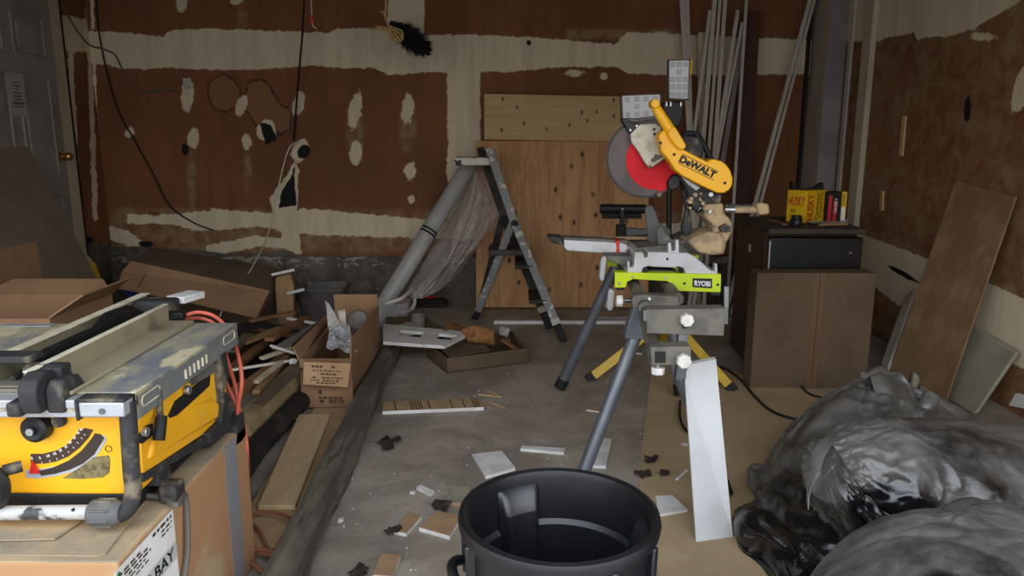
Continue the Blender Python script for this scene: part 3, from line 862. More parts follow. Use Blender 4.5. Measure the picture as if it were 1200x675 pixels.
    # dark tube for the shaded far rail is drawn below
for k, dp in ((.33, .10), (.62, .10)):
    p = F0 + (HG - F0) * k
    bm = BM(); box(bm, p + w_ * .5 + Vector((-.02, 0, 0)), (.11, .34, .024)); obj('step', bm, 'ladder_dark', ld, bev=.004)
p = onY(600, 299, 4.74)
bm = BM(); box(bm, Vector((p.x - .03, 4.74 + .18, p.z + .01)), (.24, .30, .035)); obj('step', bm, 'ladder_dark', ld, bev=.004)
bm = BM(); box(bm, onY(552, 189, 4.98) + Vector((.01, .07, 0)), (.245, .22, .05)); obj('top_tray', bm, 'paint_spatter', ld, bev=.006)
bm = BM(); bar(bm, TP + Vector((.01, 0, -.02)), TP + w_ + Vector((.01, 0, -.02)), .03, .03); obj('handle_bar', bm, 'ladder_dark', ld, bev=.004)
bm = BM(); cyl(bm, onY(613, 300, 4.95), onY(656, 388, 4.78), .012, 8); obj('far_rail_dark', bm, 'ladder_dark', ld)  # dark tube traces the line of the far rail in shadow

# ------------------------------------------------------------------ wrapped tube and clear plastic sheet
t0, t1 = onY(464, 334, 5.00), onY(551, 192, 5.38)
tb = thing('wrapped_tube', 'thick grey plastic-wrapped tube leaning against the back wall with one dark strap', 'tube', (t0.x, t0.y, .0))
dirt = (t1 - t0).normalized()
t00 = t0 - dirt * (t0.z / dirt.z) * .97
bm = BM(); tube(bm, [t00, t0, t1], .058, 28); obj('tube_body', bm, 'tube_plastic', tb)
for k in (.415, .44):
    c = t0 + (t1 - t0) * k
    bm = BM(); tube(bm, [c - dirt * .007, c + dirt * .007], .0600, 28); obj('strap', bm, 'black_matte', tb)
# sheet: draped from the tube's head out to the right and down to the floor
ctrl = [  # rows from the head down; left -> right pixels with depth
    [(555, 197, 5.40), (557, 196, 5.36), (560, 196, 5.36), (563, 197, 5.38), (566, 198, 5.42)],
    [(546, 222, 5.42), (553, 224, 5.30), (560, 222, 5.32), (569, 216, 5.34), (577, 213, 5.38)],
    [(527, 258, 5.36), (541, 262, 5.16), (556, 256, 5.24), (574, 246, 5.16), (594, 232, 5.26)],
    [(508, 288, 5.26), (524, 298, 5.06), (541, 290, 5.16), (562, 276, 5.04), (584, 260, 5.18)],
    [(492, 316, 5.20), (506, 328, 5.00), (522, 322, 5.10), (542, 306, 5.00), (560, 290, 5.14)],
    [(474, 344, 5.12), (488, 350, 4.92), (503, 346, 5.02), (520, 336, 4.96), (536, 322, 5.08)],
]
def surf(ctrl):
    P = [[onY(*c) for c in row] for row in ctrl]
    nr, nc = len(P), len(P[0])
    def cm(p, t):
        n = len(p); x = t * (n - 1); i = min(int(x), n - 2); f = x - i
        g = lambda k: p[max(0, min(n - 1, k))]
        a, b, c, d = g(i - 1), g(i), g(i + 1), g(i + 2)
        return .5 * (2 * b + (c - a) * f + (2 * a - 5 * b + 4 * c - d) * f * f + (-a + 3 * b - 3 * c + d) * f ** 3)
    return lambda u, v: cm([cm(r, v) for r in P], u)
sf = surf(ctrl)
def crinkle(u, v):
    p = sf(u, v)
    a = 1 - abs(noise.noise(Vector((u * 5, v * 9, 1.3))) * 2)
    b = abs(noise.noise(Vector((u * 14, v * 22, 7.3))))
    return p + Vector((0, -.03 * a * min(1, u * 3) - .03 * b * (v > .5), .008 * b))
bm = BM(); grid(bm, crinkle, 70, 60)
tag(obj('plastic_sheet', bm, 'clear_sheet', solid=.0008), 'crumpled clear plastic sheet draped from the tube behind the ladder', 'plastic sheet')

# ------------------------------------------------------------------ bins and small things at the foot of the back wall
def bin_(name, c, top, bot, h, material, label, cat='bin', th=.004, lip=.012):
    """open tapered bin with a rolled lip, built as one wall with thickness"""
    bm = BM()
    def loop(sx, sy, z, r=.03, n=4):
        out = []
        for qx, qy, a0 in ((1, 1, 0), (-1, 1, 90), (-1, -1, 180), (1, -1, 270)):
            for k in range(n + 1):
                a = math.radians(a0 + 90 * k / n)
                out.append(bm.verts.new((c[0] + qx * (sx / 2 - r) + r * math.cos(a), c[1] + qy * (sy / 2 - r) + r * math.sin(a), c[2] + z)))
        return out
    L = [loop(*bot, 0), loop(*[b + (t - b) * .9 for b, t in zip(bot, top)], h * .88), loop(top[0] + lip, top[1] + lip, h * .9), loop(top[0] + lip, top[1] + lip, h), loop(top[0] - th * 2, top[1] - th * 2, h), loop(bot[0] - th * 2, bot[1] - th * 2, th)]
    n = len(L[0])
    for a, b in zip(L, L[1:]):
        for k in range(n):
            bm.faces.new((a[k], a[(k + 1) % n], b[(k + 1) % n], b[k]))
    bm.faces.new(L[0][::-1]); bm.faces.new(L[-1])
    return tag(obj(name, bm, material), label, cat)
c = onY(458, 342, 4.70)
bin_('storage_bin', (c.x, 4.72, .02), (.235, .16), (.22, .15), .155, 'clear_bin', 'small clear plastic bin at the foot of the wrapped tube')
c = onY(377, 355, 4.75)
bin_('storage_bin', (c.x, 4.82, .02), (.30, .24), (.25, .2), .24, 'frosted_bin', 'cloudy grey plastic bin behind the open cardboard box')
bm = BM(); tube(bm, [onZ(452, 356, .16), onZ(470, 350, .19), onZ(484, 340, .2), onZ(486, 352, .12), onZ(482, 362, .06), onZ(468, 366, .03), onZ(452, 362, .03), onZ(446, 358, .03)], .013, 8, 6)
bm2 = bm; tag(obj('cable_loop', bm2, 'cord_white'), 'white cord looped over the small clear bin', 'cord')
bm = BM()
box(bm, onZ(500, 356, .02) + Vector((0, 0, .005)), (.30, .16, .03)); box(bm, onZ(505, 352, .05), (.2, .1, .02))
tag(obj('flat_case', bm, 'dark_cloth', bev=.008), 'dark flat case lying at the foot of the plastic sheet', 'case')
bm = BM(); tube(bm, [onZ(492, 351, .05), onZ(510, 350, .05)], .022, 10); tag(obj('red_handle', bm, 'red_plastic', bev=.003), 'red plastic handle under the end of the plastic sheet', 'handle')
bm = BM(); tube(bm, [onZ(449, 352, .05), onZ(475, 353, .05)], [.014, .02], 10); tag(obj('screwdriver', bm, 'red_plastic'), 'red tool lying inside the small clear bin', 'tool')
bm = BM(); bar(bm, onZ(398, 351, .03), onZ(424, 349, .03), .06, .056); tag(obj('wood_block', bm, 'yellow_leg', bev=.003), 'small yellowish wood block behind the cardboard box', 'block')
bm = BM(); prism(bm, poly([(323, 326), (340, 322), (344, 335), (344, 380), (326, 380), (322, 338)], 4.5), (0, .03, .01)); tag(obj('wood_offcut', bm, 'pine_plank', bev=.003), 'pale wood offcut beside the folded cardboard', 'offcut')
bm = BM(); bar(bm, onY(318, 322, 4.55), onY(345, 316, 4.6), .016, .016); tag(obj('thin_stick', bm, 'scrap_white', bev=.002), 'short white stick poking out above the pale wood offcut', 'stick')
bm = BM(); bar(bm, onY(336, 344, 4.47), onY(356, 339, 4.55), .02, .016); tag(obj('thin_stick', bm, 'scrap_white', bev=.002), 'short grey stick below the pale wood offcut', 'stick')

# ------------------------------------------------------------------ folded cardboard and sheets at left
fc = thing('folded_cardboard', 'large folded brown cardboard carton lying across the debris by the back wall', 'cardboard', (onY(225, 345, 4.45).x, 4.5, .1))
Ya, Yr_, Yt_ = 4.25, 4.40, 4.80
bm = BM()
A = [onY(*p, y) for p, y in (((136, 338), Ya), ((142, 318), Yr_), ((152, 306), Yr_), ((316, 341), Yr_), ((300, 373), Ya), ((210, 352), Ya))]
prism(bm, A, (0, .006, .002)); obj('front_panel', bm, 'cardboard', fc, smooth=False)
bm = BM(); B = [onY(152, 306, Yr_), onY(178, 290, Yt_), onY(323, 313, Yt_), onY(316, 341, Yr_)]; prism(bm, B, (0, .004, -.006)); obj('top_panel', bm, 'cardboard_dark', fc, smooth=False)
bm = BM(); prism(bm, [onY(324, 314, Yt_), onY(317, 341, Yr_), onY(302, 371, Ya + .02), onY(322, 368, Ya + .4)], (.006, 0, 0)); obj('end_flap', bm, 'cardboard_dark', fc, smooth=False)
bm = BM(); prism(bm, [onY(136, 338, Ya), onY(142, 318, Yr_), onY(152, 306, Yr_), onY(178, 290, Yt_), onY(165, 330, Yt_)], (.005, 0, 0)); obj('end_flap', bm, 'cardboard_dark', fc, smooth=False)
bm = BM(); prism(bm, [onY(164, 336, 4.32) + Vector((0, -.03, 0)), onY(174, 318, 4.37) + Vector((0, -.03, 0)), onY(174.6, 318, 4.37) + Vector((0, -.03, 0)), onY(165, 336, 4.32) + Vector((0, -.03, 0))], (0, .003, 0)); obj('crease', bm, 'ink_brown', fc, smooth=False)
# sheet of board leaning on the left wall
bm = BM()
zt = 1.15
prism(bm, [(XL + .03, 2.9, zt), (XL + .03, 4.66, zt), (-2.50, 4.66, .005), (-2.50, 2.9, .005)], (.013, 0, .004))
tag(obj('gypsum_sheet', bm, 'gypsum_board', smooth=False), 'large grey-brown sheet of board leaning on the left wall below the door', 'board')
bm = BM(); prism(bm, [onY(95, 299, 4.75), onY(103, 303, 4.75), (onY(104, 310, 4.75)), onY(100, 314, 4.75)], (0, .03, 0)); tag(obj('paper_scrap', bm, 'trim_white'), 'white scrap poking out behind the leaning grey sheet', 'scrap')
bm = BM(); tube(bm, [onY(97, 301, 4.85), onY(103, 312, 4.83), onY(106, 325, 4.8), onY(106, 340, 4.8), (onY(106, 340, 4.8).x, 4.8, .02)], [.03, .05, .06, .07, .08], 10, 0); tag(obj('yellow_sack', bm, 'mop_yellow', bev=.004), 'yellow and white sack just behind the leaning grey sheet', 'sack')

def open_carton(name, label, x0, x1, y0, y1, z1, material, flaps=(), th=.006, z0=0.0, cat='box'):
    """an open-topped carton: bottom, four walls and its flaps; flaps = (side, length, outward angle)"""
    r = thing(name, label, cat, ((x0 + x1) / 2, (y0 + y1) / 2, z0))
    bm = BM()
    box(bm, ((x0 + x1) / 2, (y0 + y1) / 2, z0 + th / 2), (x1 - x0, y1 - y0, th))
    for (cx, cy, sx, sy) in (((x0 + x1) / 2, y0 + th / 2, x1 - x0, th), ((x0 + x1) / 2, y1 - th / 2, x1 - x0, th), (x0 + th / 2, (y0 + y1) / 2, th, y1 - y0 - 2 * th), (x1 - th / 2, (y0 + y1) / 2, th, y1 - y0 - 2 * th)):
        box(bm, (cx, cy, (z0 + z1) / 2), (sx, sy, z1 - z0))
    obj('carton_body', bm, material, r, smooth=False)
    for side, ln, ang, inset in flaps:
        a = math.radians(ang)
        o_ = {'f': Vector((0, -1, 0)), 'b': Vector((0, 1, 0)), 'l': Vector((-1, 0, 0)), 'r': Vector((1, 0, 0))}[side]
        d = o_ * math.sin(a) + Vector((0, 0, math.cos(a)))
        if side in 'fb':
            yy = y0 if side == 'f' else y1
            e0, e1 = Vector((x0, yy, z1)), Vector((x1, yy, z1))
        else:
            xx = x0 if side == 'l' else x1
            e0, e1 = Vector((xx, y0, z1)), Vector((xx, y1, z1))
        n = d.cross(e1 - e0).normalized()
        t = (e1 - e0).normalized() * inset
        bm = BM(); prism(bm, [e0, e1, e1 + d * ln - t, e0 + d * ln + t], n * th); obj('flap', bm, material, r, smooth=False)
    return r
open_carton('cardboard_carton', 'open brown carton with raised flaps at the far left behind the table saw', -2.20, -1.66, 2.62, 3.05, .575, 'cardboard', (('r', .13, 55, .04), ('b', .10, 62, .08), ('l', .2, 40, .03)))
open_carton('cardboard_carton', 'second open carton behind the far left one, one flap standing up', -2.47, -2.23, 3.12, 3.5, .54, 'cardboard', (('r', .20, 8, .05), ('f', .12, -20, .05), ('b', .14, 10, .02)))
bm = BM(); prism(bm, [(-2.34, 3.50, .27), (-1.78, 3.46, .27), (-1.74, 4.04, .25), (-2.3, 4.1, .25)], (0, 0, .012)); box(bm, (-2.05, 3.78, .12), (.46, .5, .24))
tag(obj('flat_carton', bm, 'cardboard_dark', smooth=False), 'flat dark brown carton lying behind the table saw', 'box')
bm = BM(); p = onZ(155, 338, .30)
bmesh.ops.create_icosphere(bm, subdivisions=3, radius=.045, matrix=Matrix.Translation(p))
for v in bm.verts: v.co += (v.co - p) * .35 * noise.noise(v.co * 30)
tag(obj('tape_wad', bm, 'blue_tape'), 'crumpled wad of blue tape on the flat carton', 'tape')
# ------------------------------------------------------------------ the debris heap on the left
def stick(name, p, q, w, h, material, label, cat='board', bev=.002, group=None):
    bm = BM(); bar(bm, p, q, w, h)
    return tag(obj(name, bm, material, bev=bev), label, cat, group)
bm = BM()
def heap(u, v):
    a = u * 2 * math.pi; r = v
    x = -1.62 + math.cos(a) * r * .62; y = 4.05 + math.sin(a) * r * .62
    n = noise.noise(Vector((x * 4, y * 4, 2))) * .5 + noise.noise(Vector((x * 11, y * 11, 5))) * .25
    return Vector((x, y, max(.004, (1 - r * r) * (.16 + .12 * n)) ))
grid(bm, heap, 60, 20)
bmesh.ops.remove_doubles(bm, verts=bm.verts[:], dist=1e-4)
tag(obj('dark_cloth_heap', bm, 'dark_cloth'), 'heap of dark cloth under the scrap wood below the folded carton', 'cloth')

# long beige cardboard tube and the black pipes
tbz = thing('cardboard_tube', 'long beige cardboard tube lying in the scrap heap, a line of print along it', 'tube', onZ(300, 480, .0))
a, b = onZ(278, 508, .09), onZ(362, 424, .11)
bm = BM(); tube(bm, [a, b], .058, 24); obj('tube_body', bm, 'tube_beige', tbz)
d = (b - a).normalized(); side = Vector((0, 0, 1)).cross(d).normalized()
bm = BM(); nrm = (Vector((0, -0.45, 1)) - d * Vector((0, -.45, 1)).dot(d)).normalized()
for k in np.arange(.30, .62, .028):
    p = a + (b - a) * k + nrm * .0585
    box(bm, p, (.004, .02, .002), Matrix((side, d, nrm)).transposed())
obj('print', bm, 'ink_brown', tbz, smooth=False)
bm = BM(); tube(bm, [onZ(262, 580, .05), onZ(300, 525, .05), onZ(352, 470, .05)], .045, 18)
tag(obj('black_pipe', bm, 'rubber_pipe'), 'black round pipe lying between the beige tube and the pale boards', 'pipe')
bm = BM(); tube(bm, [onZ(252, 545, .03), onZ(330, 474, .03)], .03, 14)
tag(obj('black_pipe', bm, 'rubber_pipe'), 'thinner black pipe half hidden under the beige tube', 'pipe')
stick('scrap_plank', onZ(258, 560, .07), onZ(345, 466, .07), .07, .02, 'wood_strip', 'brown scrap plank lying along the black pipe')
stick('scrap_plank', onZ(252, 482, .16), onZ(352, 405, .14), .07, .02, 'pine_plank', 'tan scrap plank lying behind the beige tube')
stick('scrap_plank', onZ(245, 455, .14), onZ(318, 395, .16), .05, .02, 'wood_strip', 'brown scrap plank behind the orange cord')
stick('scrap_plank', onZ(262, 440, .12), onZ(300, 408, .13), .05, .02, 'wood_strip', 'short brown scrap plank nearest the table saw corner')
stick('scrap_plank', onZ(300, 460, .18), onZ(342, 412, .17), .03, .02, 'pine_plank', 'narrow tan scrap slat crossing under the white stick')
stick('scrap_plank', onZ(300, 476, .19), onZ(372, 410, .19), .05, .012, 'cardboard_dark', 'wide brown strip between the beige tube and the labelled box')
stick('scrap_plank', onZ(315, 398, .22), onZ(360, 372, .22), .05, .02, 'wood_strip', 'brown scrap piece below the hanging pale cord')
stick('scrap_plank', onZ(300, 388, .16), onZ(360, 394, .16), .06, .02, 'wood_strip', 'dark scrap piece lying across the heap under the maroon case')
for q0_, q1_, w_, m__, lb_ in (((285, 402), (330, 384), .05, 'pine_plank', 'tan scrap piece above the white stick, nearest the folded carton'), ((292, 376), (345, 366), .04, 'wood_strip', 'narrow brown slat at the back of the scrap heap'), ((306, 420), (372, 398), .03, 'cream_trim', 'pale slat lying under the grey metal plate'), ((268, 412), (292, 392), .06, 'cardboard_dark', 'brown scrap strip at the left end of the heap'), ((300, 448), (330, 424), .025, 'cream_trim', 'thin pale slat just below the long white stick'), ((262, 466), (290, 446), .04, 'wood_strip', 'brown scrap end beside the hanging orange cord')):
    stick('scrap_wood', onZ(*q0_, .20), onZ(*q1_, .21), w_, .014, m__, lb_, 'slat')
bm = BM(); slab(bm, [onZ(318, 408, .20), onZ(378, 372, .22), onZ(394, 366, .24), (onZ(346, 414, .19))], .006)
tag(obj('metal_plate', bm, 'grey_metal', smooth=False), 'grey tapering metal plate lying across the heap', 'plate')
bm = BM(); slab(bm, [onZ(341, 404, .24), onZ(376, 372, .27), onZ(384, 376, .27), onZ(362, 408, .24)], .05)
tag(obj('maroon_case', bm, 'cabinet_maroon', bev=.006), 'dark maroon case lying beside the labelled cardboard box', 'case')
stick('white_stick', onZ(337, 373, .22), onZ(370, 379, .22), .018, .014, 'scrap_white', 'short white stick lying above the maroon case', 'stick')
ws = thing('white_stick', 'long thin white stick with a foamy tip lying across the scrap planks', 'stick', onZ(310, 427, .2))
bm = BM(); bar(bm, onZ(268, 434, .2), onZ(344, 422, .2), .012, .010); obj('shaft', bm, 'cord_white', ws)
bm = BM()
for k in range(9):
    p = onZ(344 + random.uniform(-4, 7), 423 + random.uniform(-2, 3), .205)
    bmesh.ops.create_icosphere(bm, subdivisions=1, radius=random.uniform(.006, .010), matrix=Matrix.Translation(p))
obj('foam_tip', bm, 'scrap_white', ws)
stick('white_stick', onZ(317, 405, .23), onZ(346, 414, .22), .012, .012, 'scrap_white', 'thin white strip along the edge of the grey metal plate', 'stick')

# ------------------------------------------------------------------ cardboard box with print and packaging
X0, X1, Y0, Y1, Z1 = -.955, -.722, 3.24, 3.95, .235
lb = open_carton('cardboard_carton', 'narrow open cardboard box with brown print beside the dark timber, stuffed with packaging', X0, X1, Y0, Y1, Z1, 'cardboard', (('b', .15, -6, .0), ('r', .09, 4, .0), ('l', .06, 25, .01)))
fz = Z1 - .105
bm = BM(); prism(bm, [(X0 + .03, Y0 - .03, Z1 - .002), (X1 + .004, Y0 - .03, Z1 - .008), (X1 - .004, Y0 - .07, fz), (X0 + .03, Y0 - .065, fz + .012)], (0, -.004, -.002)); obj('front_flap', bm, 'cardboard_light', lb, smooth=False)
bm = BM(); prism(bm, [(X0 + .03, Y0 + .003, Z1 + .002), (X1, Y0 + .003, Z1 + .002), (X1 + .004, Y0 - .034, Z1 - .008), (X0 + .03, Y0 - .034, Z1 - .002)], (0, 0, -.004)); obj('front_flap', bm, 'cardboard', lb, smooth=False)
bm = BM()
e = Vector((X0 + .03, Y0 - .0715, fz + .012)); xv = Vector((X1 - X0 - .034, -.004, -.008)); yv = Vector((0, .036, .09))
textlines(bm, e, xv, yv, [(.78, .1, .18, .42), (.78, .1, .62, .72), (.62, .05, .2, .85), (.46, .07, .38, .74), (.30, .06, .2, .3), (.30, .06, .42, .9), (.18, .06, .18, .36), (.17, .06, .44, .8), (.06, .06, .30, .72)], 11)
obj('print', bm, 'brown_box_print', lb, smooth=False); bm = BM()
e = Vector((X0, Y0 - .001, 0)); textlines(bm, e, (X1 - X0, 0, 0), (0, 0, Z1), [(.30, .09, .34, .42), (.12, .07, .36, .46), (.12, .07, .54, .82), (.2, .05, .34, .8)], 12)
obj('print', bm, 'brown_box_print', lb, smooth=False)
def crumple(name, pts, th, material, label, cat, amp=.02, n=26):
    bm = BM()
    P = [Vector(p) for p in pts]
    def f(u, v):
        p = (P[0] * (1 - u) + P[1] * u) * (1 - v) + (P[3] * (1 - u) + P[2] * u) * v
        k = noise.noise(p * 16) * amp + abs(noise.noise(p * 34)) * amp * .7
        return p + Vector((k * .5, -k, k))
    grid(bm, f, n, n)
    return tag(obj(name, bm, material, solid=.0015), label, cat)
crumple('plastic_bag', [onY(382, 408, 3.36), onY(418, 416, 3.32), onY(408, 382, 3.52), onY(386, 386, 3.52)], .001, 'clear_bag', 'clear crumpled plastic bag spilling out of the printed cardboard box', 'bag', .03)
crumple('packing_paper', [onY(386, 392, 3.5), onY(400, 395, 3.5), onY(396, 372, 3.55), onY(381, 352, 3.6)], .001, 'paper', 'grey sheet of packing standing up out of the printed cardboard box', 'packing', .02)
crumple('packing_paper', [onY(398, 390, 3.55), onY(406, 384, 3.55), onY(404, 362, 3.62), onY(396, 364, 3.6)], .001, 'trim_white', 'white strip of packing beside the taller grey one in the printed box', 'packing', .012)
c = onY(420, 375, 3.72)
bm = BM(); lathe(bm, [(.001, -.02), (.045, -.02), (.052, -.012), (.052, .012), (.045, .02), (.001, .02)], c, 30, 'Y'); box(bm, c + Vector((.02, -.021, -.01)), (.012, .004, .012)); box(bm, c + Vector((-.02, -.021, .01)), (.010, .004, .010))
tag(obj('round_fitting', bm, 'grey_metal', bev=.002), 'round grey fitting in a clear wrap inside the printed box', 'fitting')

# ------------------------------------------------------------------ dark timber, pale boards, orange cord on the floor
bm = BM()
nseg = 60
pth = [Vector((-.605 - .085 * k / nseg, 1.55 + (4.72 - 1.55) * k / nseg, .052)) for k in range(nseg + 1)]
tube(bm, pth, .055, 12)
for v in bm.verts:
    k = noise.noise(Vector((v.co.x * 12, v.co.y * 2.2, v.co.z * 12))) * .014 + noise.noise(v.co * 22) * .005
    c = Vector((-.605 - .085 * (v.co.y - 1.55) / 3.17, v.co.y, .052))
    d = v.co - c
    m_ = max(abs(d.x), abs(d.z)) / max(d.length, 1e-6)
    v.co = c + d * (.80 / max(m_, .74)) * (1 + k / .06)
    v.co.z = max(.002, v.co.z)
tag(obj('dark_timber', bm, 'timber_dark'), 'long dark weathered timber lying on the floor from the table saw to the back', 'timber')
bm = BM(); slab(bm, [onZ(368, 478, .02), onZ(424, 478, .02), onZ(352, 640, .02), onZ(262, 640, .02)], .008)
tag(obj('cardboard_sheet', bm, 'tan_hardboard', smooth=False), 'tan sheet lying flat under the pale board and beside the dark timber', 'sheet')
bm = BM(); slab(bm, [onZ(350, 485, .04), onZ(387, 485, .04), onZ(346, 592, .04), onZ(302, 592, .04)], .018)
tag(obj('pine_board', bm, 'pine_board', smooth=False, bev=.002), 'pale board lying on the tan sheet left of the dark timber', 'board')

def floor_cord(name, pxs, r, material, label, z=None, cat='cord', seg=8):
    bm = BM(); tube(bm, [onZ(x, y, zz) for x, y, zz in pxs], r, seg, 8)
    return tag(obj(name, bm, material), label, cat)
floor_cord('extension_cord', [(286, 602, .04), (315, 600, .05), (338, 606, .06), (345, 616, .07), (330, 632, .06), (318, 650, .04), (312, 640, .03), (304, 622, .03), (292, 614, .03), (284, 618, .03), (290, 636, .03), (305, 648, .035), (322, 652, .04), (326, 668, .03), (316, 672, .03), (300, 664, .03), (288, 652, .03), (296, 644, .04), (318, 646, .05), (330, 655, .05), (328, 680, .04)], .006, 'brown_cord', 'coiled dull orange extension cord on the floor beside the big carton')

# ------------------------------------------------------------------ white cutout panel, scrap tray
bm = BM()
zc_ = .135
Q = [onZ(449, 402, zc_), onZ(521, 407, zc_), onZ(552, 391, zc_), onZ(449, 381, zc_)]
us = [0, .22, .52, .70, .93, 1]; vs = [0, .38, .72, 1]
def bil(u, v): return (Q[0] * (1 - u) + Q[1] * u) * (1 - v) + (Q[3] * (1 - u) + Q[2] * u) * v
hv = {}
def gv(i, j):
    if (i, j) not in hv: hv[(i, j)] = bm.verts.new(bil(us[i], vs[j]))
    return hv[(i, j)]
for i in range(5):
    for j in range(3):
        if j == 1 and i in (1, 3): continue
        bm.faces.new((gv(i, j), gv(i + 1, j), gv(i + 1, j + 1), gv(i, j + 1)))
tag(obj('cutout_panel', bm, 'scrap_white', solid=.018, smooth=False, topmat=None), 'white panel with two rectangular cutouts resting on the dark timber', 'panel')
bm = BM(); prism(bm, [onY(448, 398, 4.05), onY(490, 392, 4.1), onY(490, 384, 4.25), onY(478, 379, 4.3), onY(449, 390, 4.25)], (0, .004, .012)); tag(obj('white_offcut', bm, 'panel_pale', smooth=False), 'pale scrap lying on the back of the white cutout panel', 'offcut')
bm = BM(); slab(bm, [onZ(452, 386, .10), onZ(520, 384, .10), onZ(500, 372, .10), onZ(452, 371, .10)], .09); tag(obj('cardboard_block', bm, 'cardboard_dark', bev=.003), 'brown carton behind the white cutout panel', 'box')
bm = BM(); p = onZ(489, 378, .12); bm_p = [p + Vector((0, -.03, -.05)), p + Vector((0, .04, .03))]; tube(bm, bm_p, .045, 16); tag(obj('dark_can', bm, 'grey_metal', bev=.004), 'small dark grey can behind the white cutout panel', 'can')

tz = .085
q0, q1, q2, q3 = onZ(524, 420, tz), onZ(618, 408, tz), onZ(600, 388, tz), onZ(500, 402, tz)
ty = thing('cardboard_tray', 'shallow brown cardboard tray holding wood scraps, on the floor before the ladder', 'tray', (q0 + q2) / 2 - Vector((0, 0, tz)))
bm = BM(); prism(bm, [Vector((q.x, q.y, .002)) for q in (q0, q1, q2, q3)], (0, 0, .008)); obj('tray_bottom', bm, 'cardboard_dark', ty, smooth=False)
for a, b in ((q0, q1), (q1, q2), (q2, q3), (q3, q0)):
    n = Vector((-(b - a).y, (b - a).x, 0)).normalized() * .006
    bm = BM(); prism(bm, [Vector((a.x, a.y, .004)), Vector((b.x, b.y, .004)), b, a], n); obj('tray_wall', bm, 'cardboard_dark', ty, smooth=False)
bm = BM(); prism(bm, [onZ(503, 398, .09), onZ(560, 398, .09), onZ(575, 410, .075), onZ(527, 418, .08)], (0, 0, -.006)); obj('tray_flap', bm, 'cardboard_dark', ty, smooth=False)
bm = BM(); slab(bm, [onZ(548, 399, .12), onZ(580, 403, .10), onZ(578, 387, .16), onZ(556, 381, .19), (onZ(541, 386, .17))], .014); tag(obj('osb_offcut', bm, 'osb', smooth=False), 'five-sided flake board offcut lying in the cardboard tray', 'offcut')
bm = BM(); slab(bm, [onZ(518, 391, .14), onZ(546, 385, .14), onZ(532, 376, .16), (onZ(524, 377, .16))], .014); tag(obj('osb_offcut', bm, 'osb', smooth=False), 'smaller flake board offcut behind the larger one in the tray', 'offcut')
for i, (a, b, lab) in enumerate((((585, 388), (607, 412), 'upper dark stick leaning inside the cardboard tray at right'), ((588, 398), (612, 414), 'lower dark stick lying inside the cardboard tray at right'))):
    stick('scrap_stick', onZ(*a, .10), onZ(*b, .06), .022, .012, 'wood_strip', lab, 'stick')
crumple('paper_scrap', [onZ(584, 392, .1), onZ(594, 396, .09), onZ(598, 386, .13), onZ(586, 382, .14)], .001, 'paper', 'crumpled grey paper scrap standing in the cardboard tray', 'scrap', .01, 10)

# ------------------------------------------------------------------ offcuts and litter on the floor
def piece(name, quad, th, top, label, side='scrap_white', cat='offcut', group=None):
    bm = BM(); slab(bm, [onZ(x, y, th) for x, y in quad], th - .0005)
    return tag(obj(name, bm, side, topmat=top, smooth=False), label, cat, group)
fb = piece('scored_board', [(448, 482), (567, 477), (560, 466), (449, 471)], .016, 'tan_hardboard', 'tan board with a white edge and dark pencil lines lying across the floor')
bm = BM()
for x in (462, 480, 483, 486, 489, 492, 501, 527, 541, 552, 555, 558):
    sl = (x - 448) / 119
    a = onZ(x, 471 - 5 * sl + .3, .0168); b = onZ(x + 2 + sl * 3, 481.6 - 5 * sl, .0168)
    bar(bm, a, b, .004, .001)
o = obj('pencil_line', bm, 'ink_brown', fb, smooth=False)
piece('white_offcut', [(569, 558), (604, 548), (588, 528), (553, 532)], .012, 'scrap_white', 'white square offcut behind the trash can, at its left')
piece('white_offcut', [(610, 525.5), (661, 530), (663, 525), (612, 522)], .012, 'scrap_white', 'thin white strip lying on the floor behind the trash can')
piece('white_offcut', [(692, 545), (710, 546), (717, 514), (703, 513)], .012, 'scrap_white', 'white offcut beside the near leg of the saw stand')
piece('white_offcut', [(772, 603), (806, 597), (788, 580), (768, 581)], .012, 'scrap_white', 'white offcut right of the trash can before the leaning white board')
piece('tan_offcut', [(521, 588), (545, 590), (552, 570), (531, 569)], .012, 'panel_pale', 'pale offcut touching the left side of the trash can', 'scrap_tan')
piece('tan_offcut', [(491, 618), (527, 628), (541, 604), (512, 599)], .014, 'scrap_tan', 'square tan offcut with white edges left of the trash can')
piece('tan_offcut', [(462, 622), (476, 625), (494, 605), (479, 600)], .012, 'scrap_tan', 'tan offcut just left of the square white-edged one')
piece('tan_offcut', [(437, 674), (460, 675), (470, 650), (447, 648)], .014, 'scrap_tan', 'narrow tan offcut nearest the bottom edge of the photo')
piece('white_offcut', [(488, 571), (504, 579), (509, 575), (493, 568)], .01, 'scrap_white', 'small white strip lying alone left of the trash can')
piece('white_chip', [(480, 577), (486, 578), (487, 575), (481, 575)], .006, 'scrap_white', 'tiny white chip beside the small white strip')
piece('white_chip', [(396, 611), (402, 609), (402, 606), (396, 608)], .006, 'scrap_white', 'tiny white chip alone on the floor right of the dark timber')
piece('white_chip', [(541, 613), (545, 618), (546, 612), (542, 610)], .01, 'scrap_white', 'white chip touching the trash can at its lower left')
piece('tan_offcut', [(687, 480), (702, 482), (702, 478), (688, 477)], .006, 'scrap_tan', 'small tan chip on the floor behind the near saw stand leg')
piece('tan_offcut', [(744, 413), (752, 414), (758, 408), (750, 408)], .01, 'panel_pale', 'small pale block on the floor under the saw stand')
piece('white_chip', [(798, 521), (806, 522), (806, 519), (798, 519)], .006, 'scrap_white', 'tiny white chip left of the leaning white board')
stick('white_dowel', onZ(793, 562, .008), onZ(806, 551, .008), .012, .008, 'scrap_white', 'short white dowel left of the leaning white board', 'dowel')
